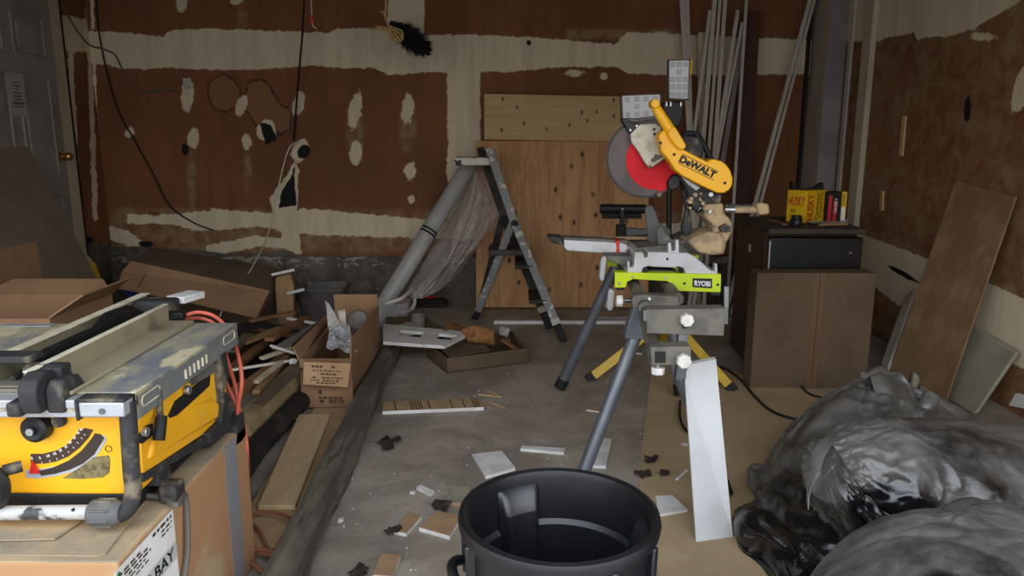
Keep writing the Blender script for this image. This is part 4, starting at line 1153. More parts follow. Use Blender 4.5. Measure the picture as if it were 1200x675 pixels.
for i, (a, b, lab) in enumerate((((560, 462), (588, 465), 'longest wood splinter right of the scored board'), ((574, 458), (583, 463), 'short wood splinter behind the longest one'), ((560, 468), (574, 478), 'wood splinter at the right end of the scored board'), ((574, 471), (592, 478), 'wood splinter lying right of the scored board, nearest the trash can'))):
    stick('wood_splinter', onZ(*a, .004), onZ(*b, .004), .007, .005, 'pine_pale', lab, 'splinter', 0)
rl = random.Random(5)
for (x, y, s_, lab) in ((455, 519, .055, 'large dark brown leaf scrap right of the dark timber'), (517, 594, .036, 'dark leaf scrap behind the square tan offcut'), (461, 623, .03, 'small dark leaf scrap beside the tan offcuts'), (764, 539, .035, 'grey-brown leaf scrap under the saw stand'), (754, 556, .03, 'dark leaf scrap behind the right rim of the trash can'), (778, 556, .026, 'brown leaf scrap between the dark one and the white dowel'), (421, 672, .03, 'dark scrap at the bottom edge right of the dark timber')):
    c = onZ(x, y, .012); bm = BM()
    ctr = bm.verts.new(c + Vector((0, 0, .01))); ring = []
    for k in range(14):
        a = 2 * math.pi * k / 14; r = s_ * rl.uniform(.45, 1.15)
        ring.append(bm.verts.new(c + Vector((math.cos(a) * r, math.sin(a) * r * 1.1, rl.uniform(-.008, .014)))))
    for k in range(14): bm.faces.new((ctr, ring[k], ring[(k + 1) % 14]))
    tag(obj('leaf_scrap', bm, 'leaf_brown', solid=.002, smooth=False), lab, 'leaf')
bm = BM()
for k in range(120):
    x, y = rl.uniform(360, 850), rl.uniform(430, 672)
    p = onZ(x, y, .002); s_ = rl.uniform(.0015, .005)
    box(bm, p, (s_, s_ * rl.uniform(.5, 1.5), .003), Matrix.Rotation(rl.uniform(0, 3), 3, 'Z'))
g = tag(obj('floor_grit', bm, 'scrap_white', smooth=False, origin=(0, 0, 0)), 'fine pale grit and sawdust crumbs scattered over the concrete floor', 'grit'); g['kind'] = 'stuff'
# brown floor paper under the saw stand
bm = BM(); slab(bm, [onZ(765, 415, .004), onZ(1010, 470, .004), onZ(930, 700, .004), onZ(775, 690, .004), onZ(748, 560, .004)], .0035)
tag(obj('floor_paper', bm, 'floor_paper', smooth=False), 'brown protective paper laid on the floor at right below the saw stand', 'paper')
# ------------------------------------------------------------------ fridge, cartons and small packages at right
FY = 3.66
fl = onY(903, 268, FY); frx = onY(1014, 268, FY).x
fz = fl.z; FX0, FX1 = fl.x, frx
fr = thing('mini_fridge', 'black mini fridge with a dusty top standing in the right corner behind a carton', 'fridge', ((FX0 + FX1) / 2, FY + .27, 0))
bm = BM(); box(bm, ((FX0 + FX1) / 2, FY + .31, fz / 2), (FX1 - FX0, .48, fz - .04)); obj('fridge_body', bm, 'fridge_side', fr, bev=.006)
bm = BM(); box(bm, ((FX0 + FX1) / 2, FY + .03, fz / 2 - .01), (FX1 - FX0 - .004, .055, fz - .07)); obj('fridge_door', bm, 'fridge_black', fr, bev=.006)
bm = BM(); prism(bm, [(FX0 - .01, FY - .005, fz - .028), (FX1 + .01, FY - .005, fz - .028), (FX1 + .01, FY + .57, fz - .028), (FX0 - .01, FY + .57, fz - .028)], (0, 0, .028)); obj('fridge_top', bm, 'fridge_top', fr, bev=.006)
bm = BM(); box(bm, (FX0 - .001, FY + .30, fz - .14), (.002, .035, .04)); obj('sticker', bm, 'label_grey', fr)
bm = BM(); box(bm, (FX0 + .002, FY - .001, fz * .5), (.006, .004, fz - .12)); obj('edge_highlight', bm, 'alu', fr)  # bright strip paints in the highlight along the door's edge
bm = BM(); box(bm, ((FX0 + FX1) / 2 + .17, FY + .001, fz - .12), (.008, .004, .008)); obj('badge', bm, 'alu', fr)

BY = 3.52
b0, b1 = onZ(873, 449, 0), onZ(1010, 452, 0)
bz = onY(873, 320, BY).z
ct = thing('cardboard_carton', 'large closed brown carton with a taped vertical seam standing before the fridge', 'box', ((b0.x + b1.x) / 2, BY + .06, 0))
bm = BM(); box(bm, ((b0.x + b1.x) / 2, BY + .06, bz / 2), (b1.x - b0.x, .12, bz)); obj('carton_body', bm, 'cardboard_dark', ct, bev=.003)
sx = onZ(944, 450, 0).x
bm = BM(); box(bm, (sx, BY - .0008, bz / 2), (.046, .0012, bz - .004)); obj('tape', bm, 'box_tape', ct)
bm = BM(); box(bm, (sx, BY - .0014, bz / 2), (.003, .0014, bz - .006)); obj('seam', bm, 'ink_brown', ct)

# contractor bag box: yellow, seen on its corner
zt_ = fz + .001
hb = thing('bag_box', 'yellow bag box with red and black lettering standing on the fridge', 'box', (onY(944, 250, 3.90).x, 3.95, zt_))
c0 = onY(944, 251, 3.88); c0.z = zt_
cl = onY(921.5, 250, 3.97); cl.z = zt_
cr = onY(968, 250, 3.97); cr.z = zt_
hh = onY(944, 224, 3.88).z - zt_
back = cl + cr - c0
bm = BM(); prism(bm, [c0, cr, back, cl], (0, 0, hh)); obj('carton_body', bm, 'box_yellow', hb, bev=.001)
up = Vector((0, 0, hh))
def on_face(a, b, u0, u1, v0, v1):
    x = b - a
    return a + x * u0 + up * v0, x * (u1 - u0), up * (v1 - v0)
lettering('HUSKY', *on_face(cl, c0, .08, .92, .52, .82), 'ink_red', hb, bold=.02)
lettering('HEAVY\nCONTRACTOR', *on_face(cl, c0, .2, .86, .12, .42), 'ink_black', hb, bold=.01)
def vert_text(t, a, b, u0, u1, v0, v1, m_, bold=.01):
    x = b - a
    p = a + x * u1 + up * v0
    lettering(t, p, up * (v1 - v0), -x * (u1 - u0), m_, hb, bold=bold)
vert_text('HUSKY', c0, cr, .06, .36, .08, .9, 'ink_red', .02)
vert_text('Contractor', c0, cr, .44, .62, .08, .94, 'ink_black')
vert_text('Clean-Up', c0, cr, .64, .80, .14, .94, 'ink_black')
vert_text('Bags', c0, cr, .82, .97, .35, .75, 'ink_black')
bm = BM(); prism(bm, poly([(928.5, 228), (928.5, 212), (934, 219), (944, 221.5), (955, 220), (965.5, 214), (966, 228)], 4.0), (0, .05, 0)); obj('bag_roll', bm, 'black_matte', hb, bev=.004)

pk = thing('bag_box', 'small dark package with red print and a yellow edge right of the yellow bag box', 'box', (onY(978, 250, 3.9).x, 3.95, zt_))
def upright(pxa, pxb, ytop, Y, th, m_, nm, par, bev=.001):
    a, b = onY(pxa, 250, Y), onY(pxb, 250, Y); h = onY(pxa, ytop, Y).z - zt_
    bm = BM(); box(bm, ((a.x + b.x) / 2, Y + th / 2, zt_ + h / 2), (b.x - a.x, th, h)); return obj(nm, bm, m_, par, bev=bev), a, b, h
upright(968.5, 985, 225, 3.92, .08, 'black_matte', 'carton_body', pk)
upright(985.2, 991, 225, 3.92, .08, 'box_yellow', 'carton_side', pk)
upright(970, 974, 229, 3.917, .002, 'ink_red', 'print', pk, 0); upright(976, 980, 236, 3.916, .002, 'ink_red', 'print', pk, 0); upright(985.6, 990, 243, 3.917, .002, 'label_white', 'barcode_label', pk, 0)
a = onY(985.6, 241, 3.917); lettering('32 BAGS', a + Vector((.018, -.001, -.0)), (0, 0, .06), (-.014, 0, 0), 'ink_black', pk)
lettering('HUSKY', onY(980.5, 249, 3.913), (0, 0, .075), (-.016, 0, 0), 'label_white', pk)
jr = thing('glass_jar', 'small dark glass jar in front of the yellow bag box', 'jar', onY(933, 260, 3.78))
jr.location.z = zt_
bm = BM(); lathe(bm, [(.001, 0), (.026, 0), (.030, .006), (.030, .03), (.024, .038), (.001, .038)], jr.location, 24); obj('glass', bm, 'glass_dark', jr)
bm = BM(); lathe(bm, [(.001, .037), (.025, .037), (.025, .05), (.001, .052)], jr.location, 24); obj('lid', bm, 'black_plastic', jr)
fp = [Vector((onY(x, 256, y).x, y, zt_ + .012)) for x, y in ((944, 3.80), (991, 3.80), (992, 3.88), (946, 3.88))]
crumple('plastic_wrap', fp, .001, 'clear_bag', 'crumpled clear wrap lying before the packages on the fridge', 'wrap', .014, 22)
bm = BM(); bar(bm, Vector((onY(960, 258, 3.76).x, 3.76, zt_ + .008)), Vector((onY(992, 254, 3.8).x, 3.79, zt_ + .008)), .02, .012); tag(obj('wood_shim', bm, 'pine_plank', bev=.001), 'thin wood shim lying on the fridge at its front edge', 'shim')
bm = BM(); bar(bm, Vector((onY(905, 254, 3.95).x, 3.98, zt_ + .006)), Vector((onY(920, 260, 3.78).x, 3.78, zt_ + .006)), .03, .01); tag(obj('wood_shim', bm, 'wood_strip', bev=.001), 'brown wood sliver lying on the left part of the fridge top', 'shim')

# ------------------------------------------------------------------ boards leaning on the right wall
TL, TR = onX(1120, 211, 2.225), onX(1190, 231, 2.225)
BL_, BR_ = onZ(1040, 441, .005), onZ(1106, 475, .005)
bm = BM(); prism(bm, [TL, TR, BR_, BL_], (.009, 0, .002))
tag(obj('hardboard_sheet', bm, 'hardboard', smooth=False), 'tall narrow brown hardboard sheet leaning on the right wall', 'board')
TL2, TR2 = onX(1138, 380, 2.20), onX(1191, 413, 2.20)
bm = BM(); prism(bm, [onX(1100, 362, 2.20), TR2, Vector((2.05, TR2.y, .005)), Vector((2.05, onX(1100, 362, 2.2).y, .005))], (.02, 0, .004))
tag(obj('pale_board', bm, 'panel_pale', bev=.004), 'pale grey-green panel leaning low against the right wall behind the hardboard', 'panel')
bm = BM(); bar(bm, onX(1068, 342, 2.21), onZ(1034, 440, .01), .075, .014, (-1, -.3, 0)); tag(obj('pale_strip', bm, 'trim_white', bev=.002), 'pale strip leaning on the right wall at the left edge of the hardboard', 'trim strip')
bm = BM(); prism(bm, [onX(1182, 475, 2.1), onX(1190, 461, 2.1), onX(1206, 468, 2.1), onX(1206, 480, 2.1)], (.02, .0, 0)); tag(obj('white_scrap', bm, 'scrap_white', smooth=False), 'white scrap behind the bags at the right edge', 'scrap')


# ------------------------------------------------------------------ black bags of rubble
def crease(p):
    return max(0.0, 1 - abs(noise.noise(p)) * 3.5) ** 2
def bag_obj(name, bm, wipes, label, cat, seed):
    o = obj(name, bm, 'bag_plastic')
    me = o.data
    me.polygons.foreach_set('use_smooth', [True] * len(me.polygons)); me.set_sharp_from_angle(angle=math.radians(179))
    n = len(me.vertices); wp = np.zeros(n, np.float32); b = o.location
    for i, v in enumerate(me.vertices):
        p = v.co + b
        for c, r in wipes:
            k = 1 - (p - Vector(c)).length / r + .5 * noise.noise(p * 8 + Vector((seed, 0, 0))) + .35 * noise.noise(p * 24)
            wp[i] = max(wp[i], min(1, max(0, k * 2.5)))
    at = me.attributes.new('wipe', 'FLOAT', 'POINT'); at.data.foreach_set('value', wp)
    return tag(o, label, cat)
def mound(bm, c, H, reach, prof, seed, nth=150, nr=70, lump=.03, inset=0.0, ex=.9):
    """the heap inside a slumped bag, from its top c outwards to reach(angle) on the floor"""
    angs = sorted(reach)
    def R(a):
        d = math.degrees(a) % 360
        xs = [angs[-1] - 360] + angs + [angs[0] + 360]; ys = [reach[angs[-1]]] + [reach[k] for k in angs] + [reach[angs[0]]]
        for i in range(len(xs) - 1):
            if xs[i] <= d <= xs[i + 1]:
                t = (d - xs[i]) / (xs[i + 1] - xs[i]); t = t * t * (3 - 2 * t)
                return ys[i] * (1 - t) + ys[i + 1] * t
    sd = Vector((seed * 5.1, seed * 2.3, seed * 1.7)); rows = []
    for j in range(1, nr + 1):
        s_ = j / nr; row = []
        for i in range(nth):
            a = 2 * math.pi * i / nth; d = Vector((math.cos(a), math.sin(a), 0))
            rad = math.sin(s_ * math.pi / 2)
            zz = H * (max(0.0, 1 - rad ** prof)) ** ex
            p = Vector((c[0], c[1], 0)) + d * (R(a) - inset) * rad + Vector((0, 0, max(0, zz - inset)))
            out = (d * (.35 + .65 * s_) + Vector((0, 0, 1.0 - .6 * s_))).normalized()
            p += out * lump * noise.noise(p * 3.0 + sd)
            p.z = max(.006, p.z)
            row.append(bm.verts.new(p))
        rows.append(row)
    for r0, r1 in zip(rows, rows[1:]):
        for i in range(nth): bm.faces.new((r0[i], r0[(i + 1) % nth], r1[(i + 1) % nth], r1[i]))
    bm.faces.new(rows[0][::-1])
def sack(bm, spine, radii, seed, nu=110, na=90, lump=.02, inset=0.0):
    """the body of a bag lying along a spine, gathered at its first end"""
    sp = catmull(spine, 20); n = len(sp); sd = Vector((seed * 5.1, seed * 2.3, seed * 1.7))
    def at(t):
        x = t * (n - 1); i = min(int(x), n - 2); return sp[i].lerp(sp[i + 1], x - i)
    def rad(t):
        x = t * (len(radii) - 1); i = min(int(x), len(radii) - 2); f = x - i; f = f * f * (3 - 2 * f)
        a, b = radii[i], radii[i + 1]
        return (max(.008, a[0] * (1 - f) + b[0] * f - inset), max(.008, a[1] * (1 - f) + b[1] * f - inset))
    rows = []
    for j in range(nu + 1):
        t = j / nu; p0 = at(t); d = (at(min(1, t + .01)) - at(max(0, t - .01))).normalized()
        x = d.cross(Vector((0, 0, 1))).normalized(); y = x.cross(d); r = rad(t); row = []
        for i in range(na):
            a = 2 * math.pi * i / na; ca, sa = math.cos(a), math.sin(a)
            p = p0 + x * ca * r[0] + y * sa * r[1]
            p = p + (x * ca + y * sa) * lump * noise.noise(p * 3.2 + sd) * min(1, r[0] / .08)
            p.z = max(.006, p.z)
            row.append(bm.verts.new(p))
        rows.append(row)
    for r0, r1 in zip(rows, rows[1:]):
        for i in range(na): bm.faces.new((r0[i], r0[(i + 1) % na], r1[(i + 1) % na], r1[i]))
    bm.faces.new(rows[0][::-1]); bm.faces.new(rows[-1])
def drape(skin, core, grow, frames=24, bend=.02, pins=None, seed=1):
    """let a slightly too large plastic skin settle over its filling; returns the settled skin"""
    def tmp(b, nm):
        bmesh.ops.recalc_face_normals(b, faces=b.faces[:])
        me = bpy.data.meshes.new(nm); b.to_mesh(me); b.free()
        o = bpy.data.objects.new(nm, me); COL.objects.link(o); return o
    for v in skin.verts:
        v.co += Vector((noise.noise(v.co * 9 + Vector((seed, 0, 0))), noise.noise(v.co * 9 + Vector((0, seed, 5))), noise.noise(v.co * 9 + Vector((3, 0, seed))))) * .006
    s, c = tmp(skin, 'skin_tmp'), tmp(core, 'core_tmp')
    fb = BM(); box(fb, (1.2, 2.0, -.05), (4, 4, .1)); f = tmp(fb, 'ground_tmp')
    for o in (c, f):
        o.modifiers.new('collision', 'COLLISION')
        o.collision.thickness_outer = .004; o.collision.cloth_friction = 8
    cl = s.modifiers.new('cloth', 'CLOTH')
    cs = cl.settings
    cs.quality = 6; cs.mass = .08; cs.air_damping = 2.0
    cs.tension_stiffness = cs.compression_stiffness = 12; cs.shear_stiffness = 4; cs.bending_stiffness = bend
    cs.shrink_min = -grow
    cl.collision_settings.distance_min = .004; cl.collision_settings.collision_quality = 3
    if pins:
        g = s.vertex_groups.new(name='pin'); g.add([v.index for v in s.data.vertices if pins(v.co)], 1.0, 'REPLACE')
        cs.vertex_group_mass = 'pin'
    cl.point_cache.frame_start = 1; cl.point_cache.frame_end = frames
    for k in range(1, frames + 1): S.frame_set(k)
    dg = bpy.context.evaluated_depsgraph_get()
    sub_ = s.modifiers.new('sub', 'SUBSURF'); sub_.levels = 1
    dg.update()
    me = bpy.data.meshes.new_from_object(s.evaluated_get(dg))
    b = BM(); b.from_mesh(me); bpy.data.meshes.remove(me)
    for o in (s, c, f):
        m_ = o.data; bpy.data.objects.remove(o); bpy.data.meshes.remove(m_)
    S.frame_set(1)
    for v in b.verts: v.co.z = max(.003, v.co.z)
    return b
def wrinkle(b, top, fold, fine, seed, k=2.4):
    """press long folds running away from the tied end, and small creases, into the settled skin"""
    b.normal_update(); sd = Vector((seed * 5.1, seed * 2.3, seed * 1.7)); top = Vector(top); mv = []
    for v in b.verts:
        p = v.co; d = p - top; L = max(d.length, .03); d = d / L
        wv = Vector((noise.noise(p * 2.2 + sd), noise.noise(p * 2.2 - sd), 0)) * .35
        q = (d + wv) * k + sd
        f1 = 1 - abs(noise.noise(q)) * 2.2; f2 = crease(q * 2.3 + Vector((0, 0, L)))
        h = fold * (f1 - .4) + fold * .7 * f2 + fine * crease(p * 7 + sd) + fine * .6 * crease(Vector((p.x * 16, p.y * 16, p.z * 9)) - sd)
        mv.append(v.normal * h * min(1, L / .15) * min(1, p.z / .06))
    for v, m_ in zip(b.verts, mv): v.co += m_
    for v in b.verts: v.co.z = max(.003, v.co.z)
    return b
def V_(x, y, Y): return onY(x, y, Y)

# rear bag: folds fall from the gathered mouth
ap = V_(1022, 436, 2.62)
R1 = {0: .62, 45: .45, 90: .34, 135: .30, 180: .35, 205: .53, 225: .87, 240: 1.06, 255: .92, 280: .5, 320: .42}
a_, b_ = BM(), BM()
mound(a_, (ap.x, ap.y), ap.z - .01, R1, 1.65, 1, ex=.66)
mound(b_, (ap.x, ap.y), ap.z - .01, R1, 1.65, 1, 60, 30, inset=.03, ex=.66)
bm = drape(a_, b_, .14, pins=lambda p: (p.x - ap.x) ** 2 + (p.y - ap.y) ** 2 < .03 ** 2 or p.z < .02, seed=1)
wrinkle(bm, ap, .016, .006, 1)
rb = bag_obj('rubble_bag', bm, (((.78, 1.85, .16), .36), ((1.0, 2.10, .27), .12), ((1.28, 2.52, .42), .08)), 'large dusty black rubble bag with its open mouth at top, rearmost at right', 'bag', 1)
bm = BM()
tube(bm, [V_(1012, 440, 2.50), V_(1030, 434, 2.56), V_(1048, 440, 2.60), V_(1062, 456, 2.58), V_(1072, 474, 2.52), V_(1084, 476, 2.48), V_(1092, 464, 2.50)], [.012, .03], 14, 8)
for v in bm.verts: v.co += Vector((1, 1, 1)) * noise.noise(v.co * 14) * .014
obj('mouth_collar', bm, 'bag_plastic', rb)
P4 = [[V_(1018, 436, 2.54), V_(1040, 433, 2.57), V_(1056, 446, 2.62)], [V_(1030, 462, 2.46), V_(1050, 466, 2.48), V_(1074, 466, 2.56)], [V_(1036, 486, 2.40), V_(1064, 492, 2.40), V_(1088, 480, 2.46)]]
def tong(u, v):
    a = [P4[i][0] * (1 - v) ** 2 + P4[i][1] * 2 * v * (1 - v) + P4[i][2] * v * v for i in range(3)]
    p = a[0] * (1 - u) ** 2 + a[1] * 2 * u * (1 - u) + a[2] * u * u
    return p + Vector((0, -.03, .01)) * (.7 - abs(noise.noise(p * 9)) * 2.2)
bm = BM(); grid(bm, tong, 40, 30); obj('mouth_fold', bm, 'bag_plastic', rb, solid=.003)
bm = BM(); tube(bm, [V_(1070, 470, 2.60), V_(1071, 455, 2.62), V_(1072, 437, 2.64)], [.028, .014], 10, 4); obj('mouth_tip', bm, 'dusty_black', rb)

# middle bag: lies from its gathered neck at left to the right
sp_ = [V_(972, 540, 1.92), V_(988, 548, 1.93), V_(1050, 565, 1.98), V_(1150, 572, 2.02), V_(1270, 575, 2.05), V_(1330, 585, 2.05)]
rd_ = [(.02, .05), (.13, .115), (.20, .185), (.24, .215), (.24, .22), (.22, .2), (.08, .08)]
a_, b_ = BM(), BM()
sack(a_, sp_, rd_, 2); sack(b_, sp_, rd_, 2, 50, 40, inset=.03)
bm = drape(a_, b_, .15, pins=lambda p: p.x < sp_[0].x + .012, seed=2)
wrinkle(bm, sp_[0], .008, .0025, 2)
mb = bag_obj('rubble_bag', bm, (((.93, 1.76, .30), .11), ((1.06, 1.72, .27), .10), ((1.25, 1.76, .36), .07), ((1.32, 1.70, .3), .08)), 'dusty black rubble bag lying in the middle of the pile, gathered at its left end', 'bag', 2)
P4 = [[V_(988, 506, 1.86), V_(972, 520, 1.80), V_(962, 542, 1.76)], [V_(962, 512, 1.84), V_(948, 536, 1.76), V_(950, 566, 1.72)], [V_(950, 530, 1.82), V_(946, 560, 1.74), V_(948, 598, 1.70)]]
bm = BM(); grid(bm, tong, 40, 30); obj('neck_fold', bm, 'bag_plastic', mb, solid=.003)

# front bag
fa = V_(1090, 572, 1.62)
R3 = {0: .55, 45: .40, 90: .25, 140: .30, 180: .47, 215: .52, 250: .50, 290: .52, 330: .58}
a_, b_ = BM(), BM()
mound(a_, (.97, 1.47), fa.z + .03, R3, 3.4, 3, lump=.05); mound(b_, (.97, 1.47), fa.z + .03, R3, 3.4, 3, 60, 30, lump=.05, inset=.025)
bm = drape(a_, b_, .09, pins=lambda p: p.z < .02, seed=3)
wrinkle(bm, (.50, 1.5, .1), .006, .0035, 3)
bag_obj('rubble_bag', bm, (((.74, 1.62, .42), .13), ((.62, 1.40, .30), .07), ((.80, 1.25, .38), .06)), 'smooth dusty black rubble bag nearest the camera at the lower right', 'bag', 3)
# ------------------------------------------------------------------ trash can
cc = onZ(655, 597, .463); cc.z = 0
HH, RT, RB = .463, .196, .162
tc = thing('trash_can', 'large round black plastic trash can standing open in the foreground', 'trash can', cc)
bm = BM()
rz = lambda z: RB + (RT - RB) * z / HH
prof = [(.001, 0), (RB - .01, 0), (RB, .01), (rz(.30), .30), (rz(.30) + .004, .305), (rz(.40), .40), (RT - .002, HH - .035), (RT + .010, HH - .030), (RT + .013, HH - .014), (RT + .010, HH - .003), (RT + .002, HH), (RT - .006, HH - .004), (RT - .010, HH - .02), (rz(.345) - .006, .345), (rz(.33) - .014, .335), (rz(.25) - .016, .25), (RB - .012, .03), (RB - .03, .012), (.05, .012), (.045, .02), (.001, .02)]
lathe(bm, prof, cc, 96)
obj('can_body', bm, 'black_can', tc)
def canpt(a, r, z): return cc + Vector((math.cos(a) * r, math.sin(a) * r, z))
# inner bulges behind the two handles
for a0, nm in ((math.radians(118), 'handle_pocket'), (math.radians(-62 + 60), 'handle_pocket')):
    bm = BM()
    zs, ds, n = (.18, .20, HH - .05, HH - .03), (.0, .034, .030, .0), 14
    half = math.radians(17)
    rows = []
    for z, d in zip(zs, ds):
        row = []
        for k in range(n + 1):
            t = -1 + 2 * k / n
            e = max(0.0, min(1.0, (1 - abs(t)) * 5)) ** .6
            row.append(bm.verts.new(canpt(a0 + half * t, rz(z) - .010 - d * e, z)))
        rows.append(row)
    for r0, r1 in zip(rows, rows[1:]):
        for k in range(n): bm.faces.new((r0[k], r0[k + 1], r1[k + 1], r1[k]))
    obj(nm, bm, 'black_can', tc, sub=1)
# outer handles
for a0 in (math.radians(-45), math.radians(180 + 8)):
    bm = BM()
    half = math.radians(18)
    pts = []
    for k in range(11):
        t = -1 + 2 * k / 10
        pts.append(canpt(a0 + half * t, rz(HH - .13) + .006 + .030 * (1 - abs(t) ** 3), HH - .135 + .018 * (1 - t * t)))
    tube(bm, pts, .011, 10)
    obj('handle', bm, 'black_can', tc)
    for t in (-1, 1):
        bm = BM(); bar(bm, canpt(a0 + half * t, rz(HH - .15) + .010, HH - .16), canpt(a0 + half * t, RT + .003, HH - .03), .016, .022, (math.cos(a0), math.sin(a0), 0)); obj('handle_rib', bm, 'black_can', tc, bev=.004)
for a0 in (math.radians(-84), math.radians(-155), math.radians(95), math.radians(30)):
    bm = BM(); bar(bm, canpt(a0, RB + .002, .01), canpt(a0, RT - .001, HH - .035), .014, .010, (math.cos(a0), math.sin(a0), 0)); obj('body_rib', bm, 'black_can', tc, bev=.004)
bm = BM(); lathe(bm, [(.018, 0), (.03, .002), (.036, .010), (.03, .018), (.018, .016)], cc + Vector((.02, .09, .02)), 24); obj('bottom_boss', bm, 'black_can', tc)

# ------------------------------------------------------------------ white board leaning on the saw stand
a, b = onZ(816, 637, .0), onZ(859, 631, .0)
Yt = 2.40
c, d = onY(839, 421, Yt), onY(808, 427, Yt)
e = onY(802.5, 440, Yt - .02)
bm = BM(); prism(bm, [a, b, c, d, e], (0, .016, .004))
tag(obj('white_board', bm, 'white_paint', smooth=False), 'tall narrow white board leaning against the near end of the saw stand', 'board')
bm = BM(); tube(bm, [onZ(797, 470, .02), onZ(797, 490, .02), onZ(806, 506, .015), onZ(830, 520, .012)], .006, 8, 8); tag(obj('power_cable', bm, 'black_cord'), 'black cord loop on the floor left of the leaning white board', 'cord')
bm = BM(); tube(bm, [onZ(833, 428, .012), onZ(850, 432, .012), onZ(868, 445, .012), onZ(885, 465, .012), onZ(905, 482, .012), onZ(935, 492, .012), onZ(980, 500, .012)], .006, 8, 8); tag(obj('power_cable', bm, 'black_cord'), 'black cord curving over the floor from the saw stand towards the bags', 'cord')
bm = BM(); tube(bm, [onZ(938, 452, .012), onZ(950, 462, .012), onZ(975, 468, .012), onZ(1000, 470, .012)], .005, 8, 8); tag(obj('power_cable', bm, 'black_cord'), 'short thin black cord at the foot of the taped carton', 'cord')

# ------------------------------------------------------------------ work light tripod
WY = 3.72
wl_ = thing('work_light', 'two-headed work light on a yellow tripod standing behind the miter saw', 'work light', (onY(783, 300, WY).x, WY, 0))
hubp = onY(784, 372, WY)
bm = BM(); tube(bm, [hubp, onY(784, 150, WY)], .013, 14); obj('pole', bm, 'black_plastic', wl_)
bm = BM(); lathe(bm, [(.001, -.03), (.03, -.03), (.03, .03), (.001, .03)], hubp, 20); obj('hub', bm, 'black_plastic', wl_, bev=.004)
bm = BM(); box(bm, onY(784, 210, WY), (.045, .04, .05)); obj('pole_clamp', bm, 'black_plastic', wl_, bev=.006)
f3 = Vector((hubp.x + .05, WY + .42, .01))
for ft, ctr_ in ((onZ(692, 443, .012), 0), (onZ(857, 455, .012), 0), (f3, 0)):
    bm = BM(); bar(bm, hubp, ft, .045, .012, (0, -1, .4)); obj('leg', bm, 'yellow_leg', wl_, bev=.003)
    bm = BM(); dd = (ft - hubp).normalized(); bar(bm, ft - dd * .02, ft + dd * .02, .05, .022, (0, -1, .4)); obj('leg_tip', bm, 'black_rubber', wl_, bev=.003)
def lamp_head(q, cols, rows, tilt):
    P = [onY(x, y, WY - .06) for x, y in q]
    bm = BM(); prism(bm, P, (0, .045, 0)); hd = obj('lamp_head', bm, 'dusty_steel', wl_, bev=.004)
    ctr = sum(P, Vector()) / 4
    ins = [ctr + (p - ctr) * .92 + Vector((0, -.002, 0)) for p in P]
    bm = BM(); prism(bm, ins, (0, .004, 0)); obj('diffuser', bm, 'led_white', hd, smooth=False)
    for i in range(cols):
        for j in range(rows):
            if (i + j) % 2 and cols * rows > 9 and (i in (1,) or j in (1,)) and not (i % 2): continue
            u, v = (i + .5) / cols, (j + .5) / rows
            p = (ins[0] * (1 - u) + ins[1] * u) * (1 - v) + (ins[3] * (1 - u) + ins[2] * u) * v
            bm = BM(); box(bm, p + Vector((0, -.002, 0)), (.022, .003, .022)); obj('led_cell', bm, 'led_cell', hd, bev=.003)
    for p in P:
        bm = BM(); c_ = ctr + (p - ctr) * .96; cyl(bm, c_ + Vector((0, -.004, 0)), c_ + Vector((0, .002, 0)), .005, 8); obj('screw', bm, 'black_plastic', hd)
lamp_head([(727.5, 111.5), (775, 109.5), (775.5, 138), (728.5, 140)], 4, 3, 0)
lamp_head([(783.5, 69.5), (808.5, 69), (806.5, 117.5), (783.5, 116.5)], 3, 5, 0)
bm = BM(); bar(bm, onY(809.5, 70, WY - .02), onY(808, 88, WY - .02), .012, .04, (0, 1, 0)); obj('lamp_bracket', bm, 'mop_yellow', wl_, bev=.002)
bm = BM(); prism(bm, poly([(776, 120), (801, 118), (801, 136), (795, 149), (786, 149), (777, 138)], WY), (0, .05, 0)); obj('head_joint', bm, 'black_plastic', wl_, bev=.006)
for x in (781, 786, 798):
    bm = BM(); box(bm, onY(x, 122, WY - .004), (.006, .004, .02)); obj('joint_bolt', bm, 'alu', wl_)

# ------------------------------------------------------------------ saw stand
sx_ = thing('saw_stand', 'grey tubular saw stand with lime green bracket carrying the miter saw', 'saw stand', (.52, 2.95, 0))
def rp(x, y, Y): return onY(x, y, Y)
A0, A1 = rp(756, 366, 2.46), rp(745, 333, 2.80)
dA = (A1 - A0).normalized(); A2 = A0 + dA * 1.40
A0.z = A2.z = (A0.z + A1.z) / 2; 
B0, B1 = rp(795, 345, 2.62), rp(783, 331, 2.80)
offB = Vector((B1.x - A1.x, 0, 0))
bm = BM(); tube(bm, [A0, A2], .022, 20); obj('rail', bm, 'dusty_steel', sx_)
bm = BM(); bar(bm, rp(766.5, 414, 2.13), rp(748, 340, 2.74), .034, .034); obj('extension_arm', bm, 'dusty_steel', sx_, bev=.003)
bm = BM(); tube(bm, [A0 + offB + dA * .10, A2 + offB], .022, 20); obj('rail', bm, 'dusty_steel', sx_)
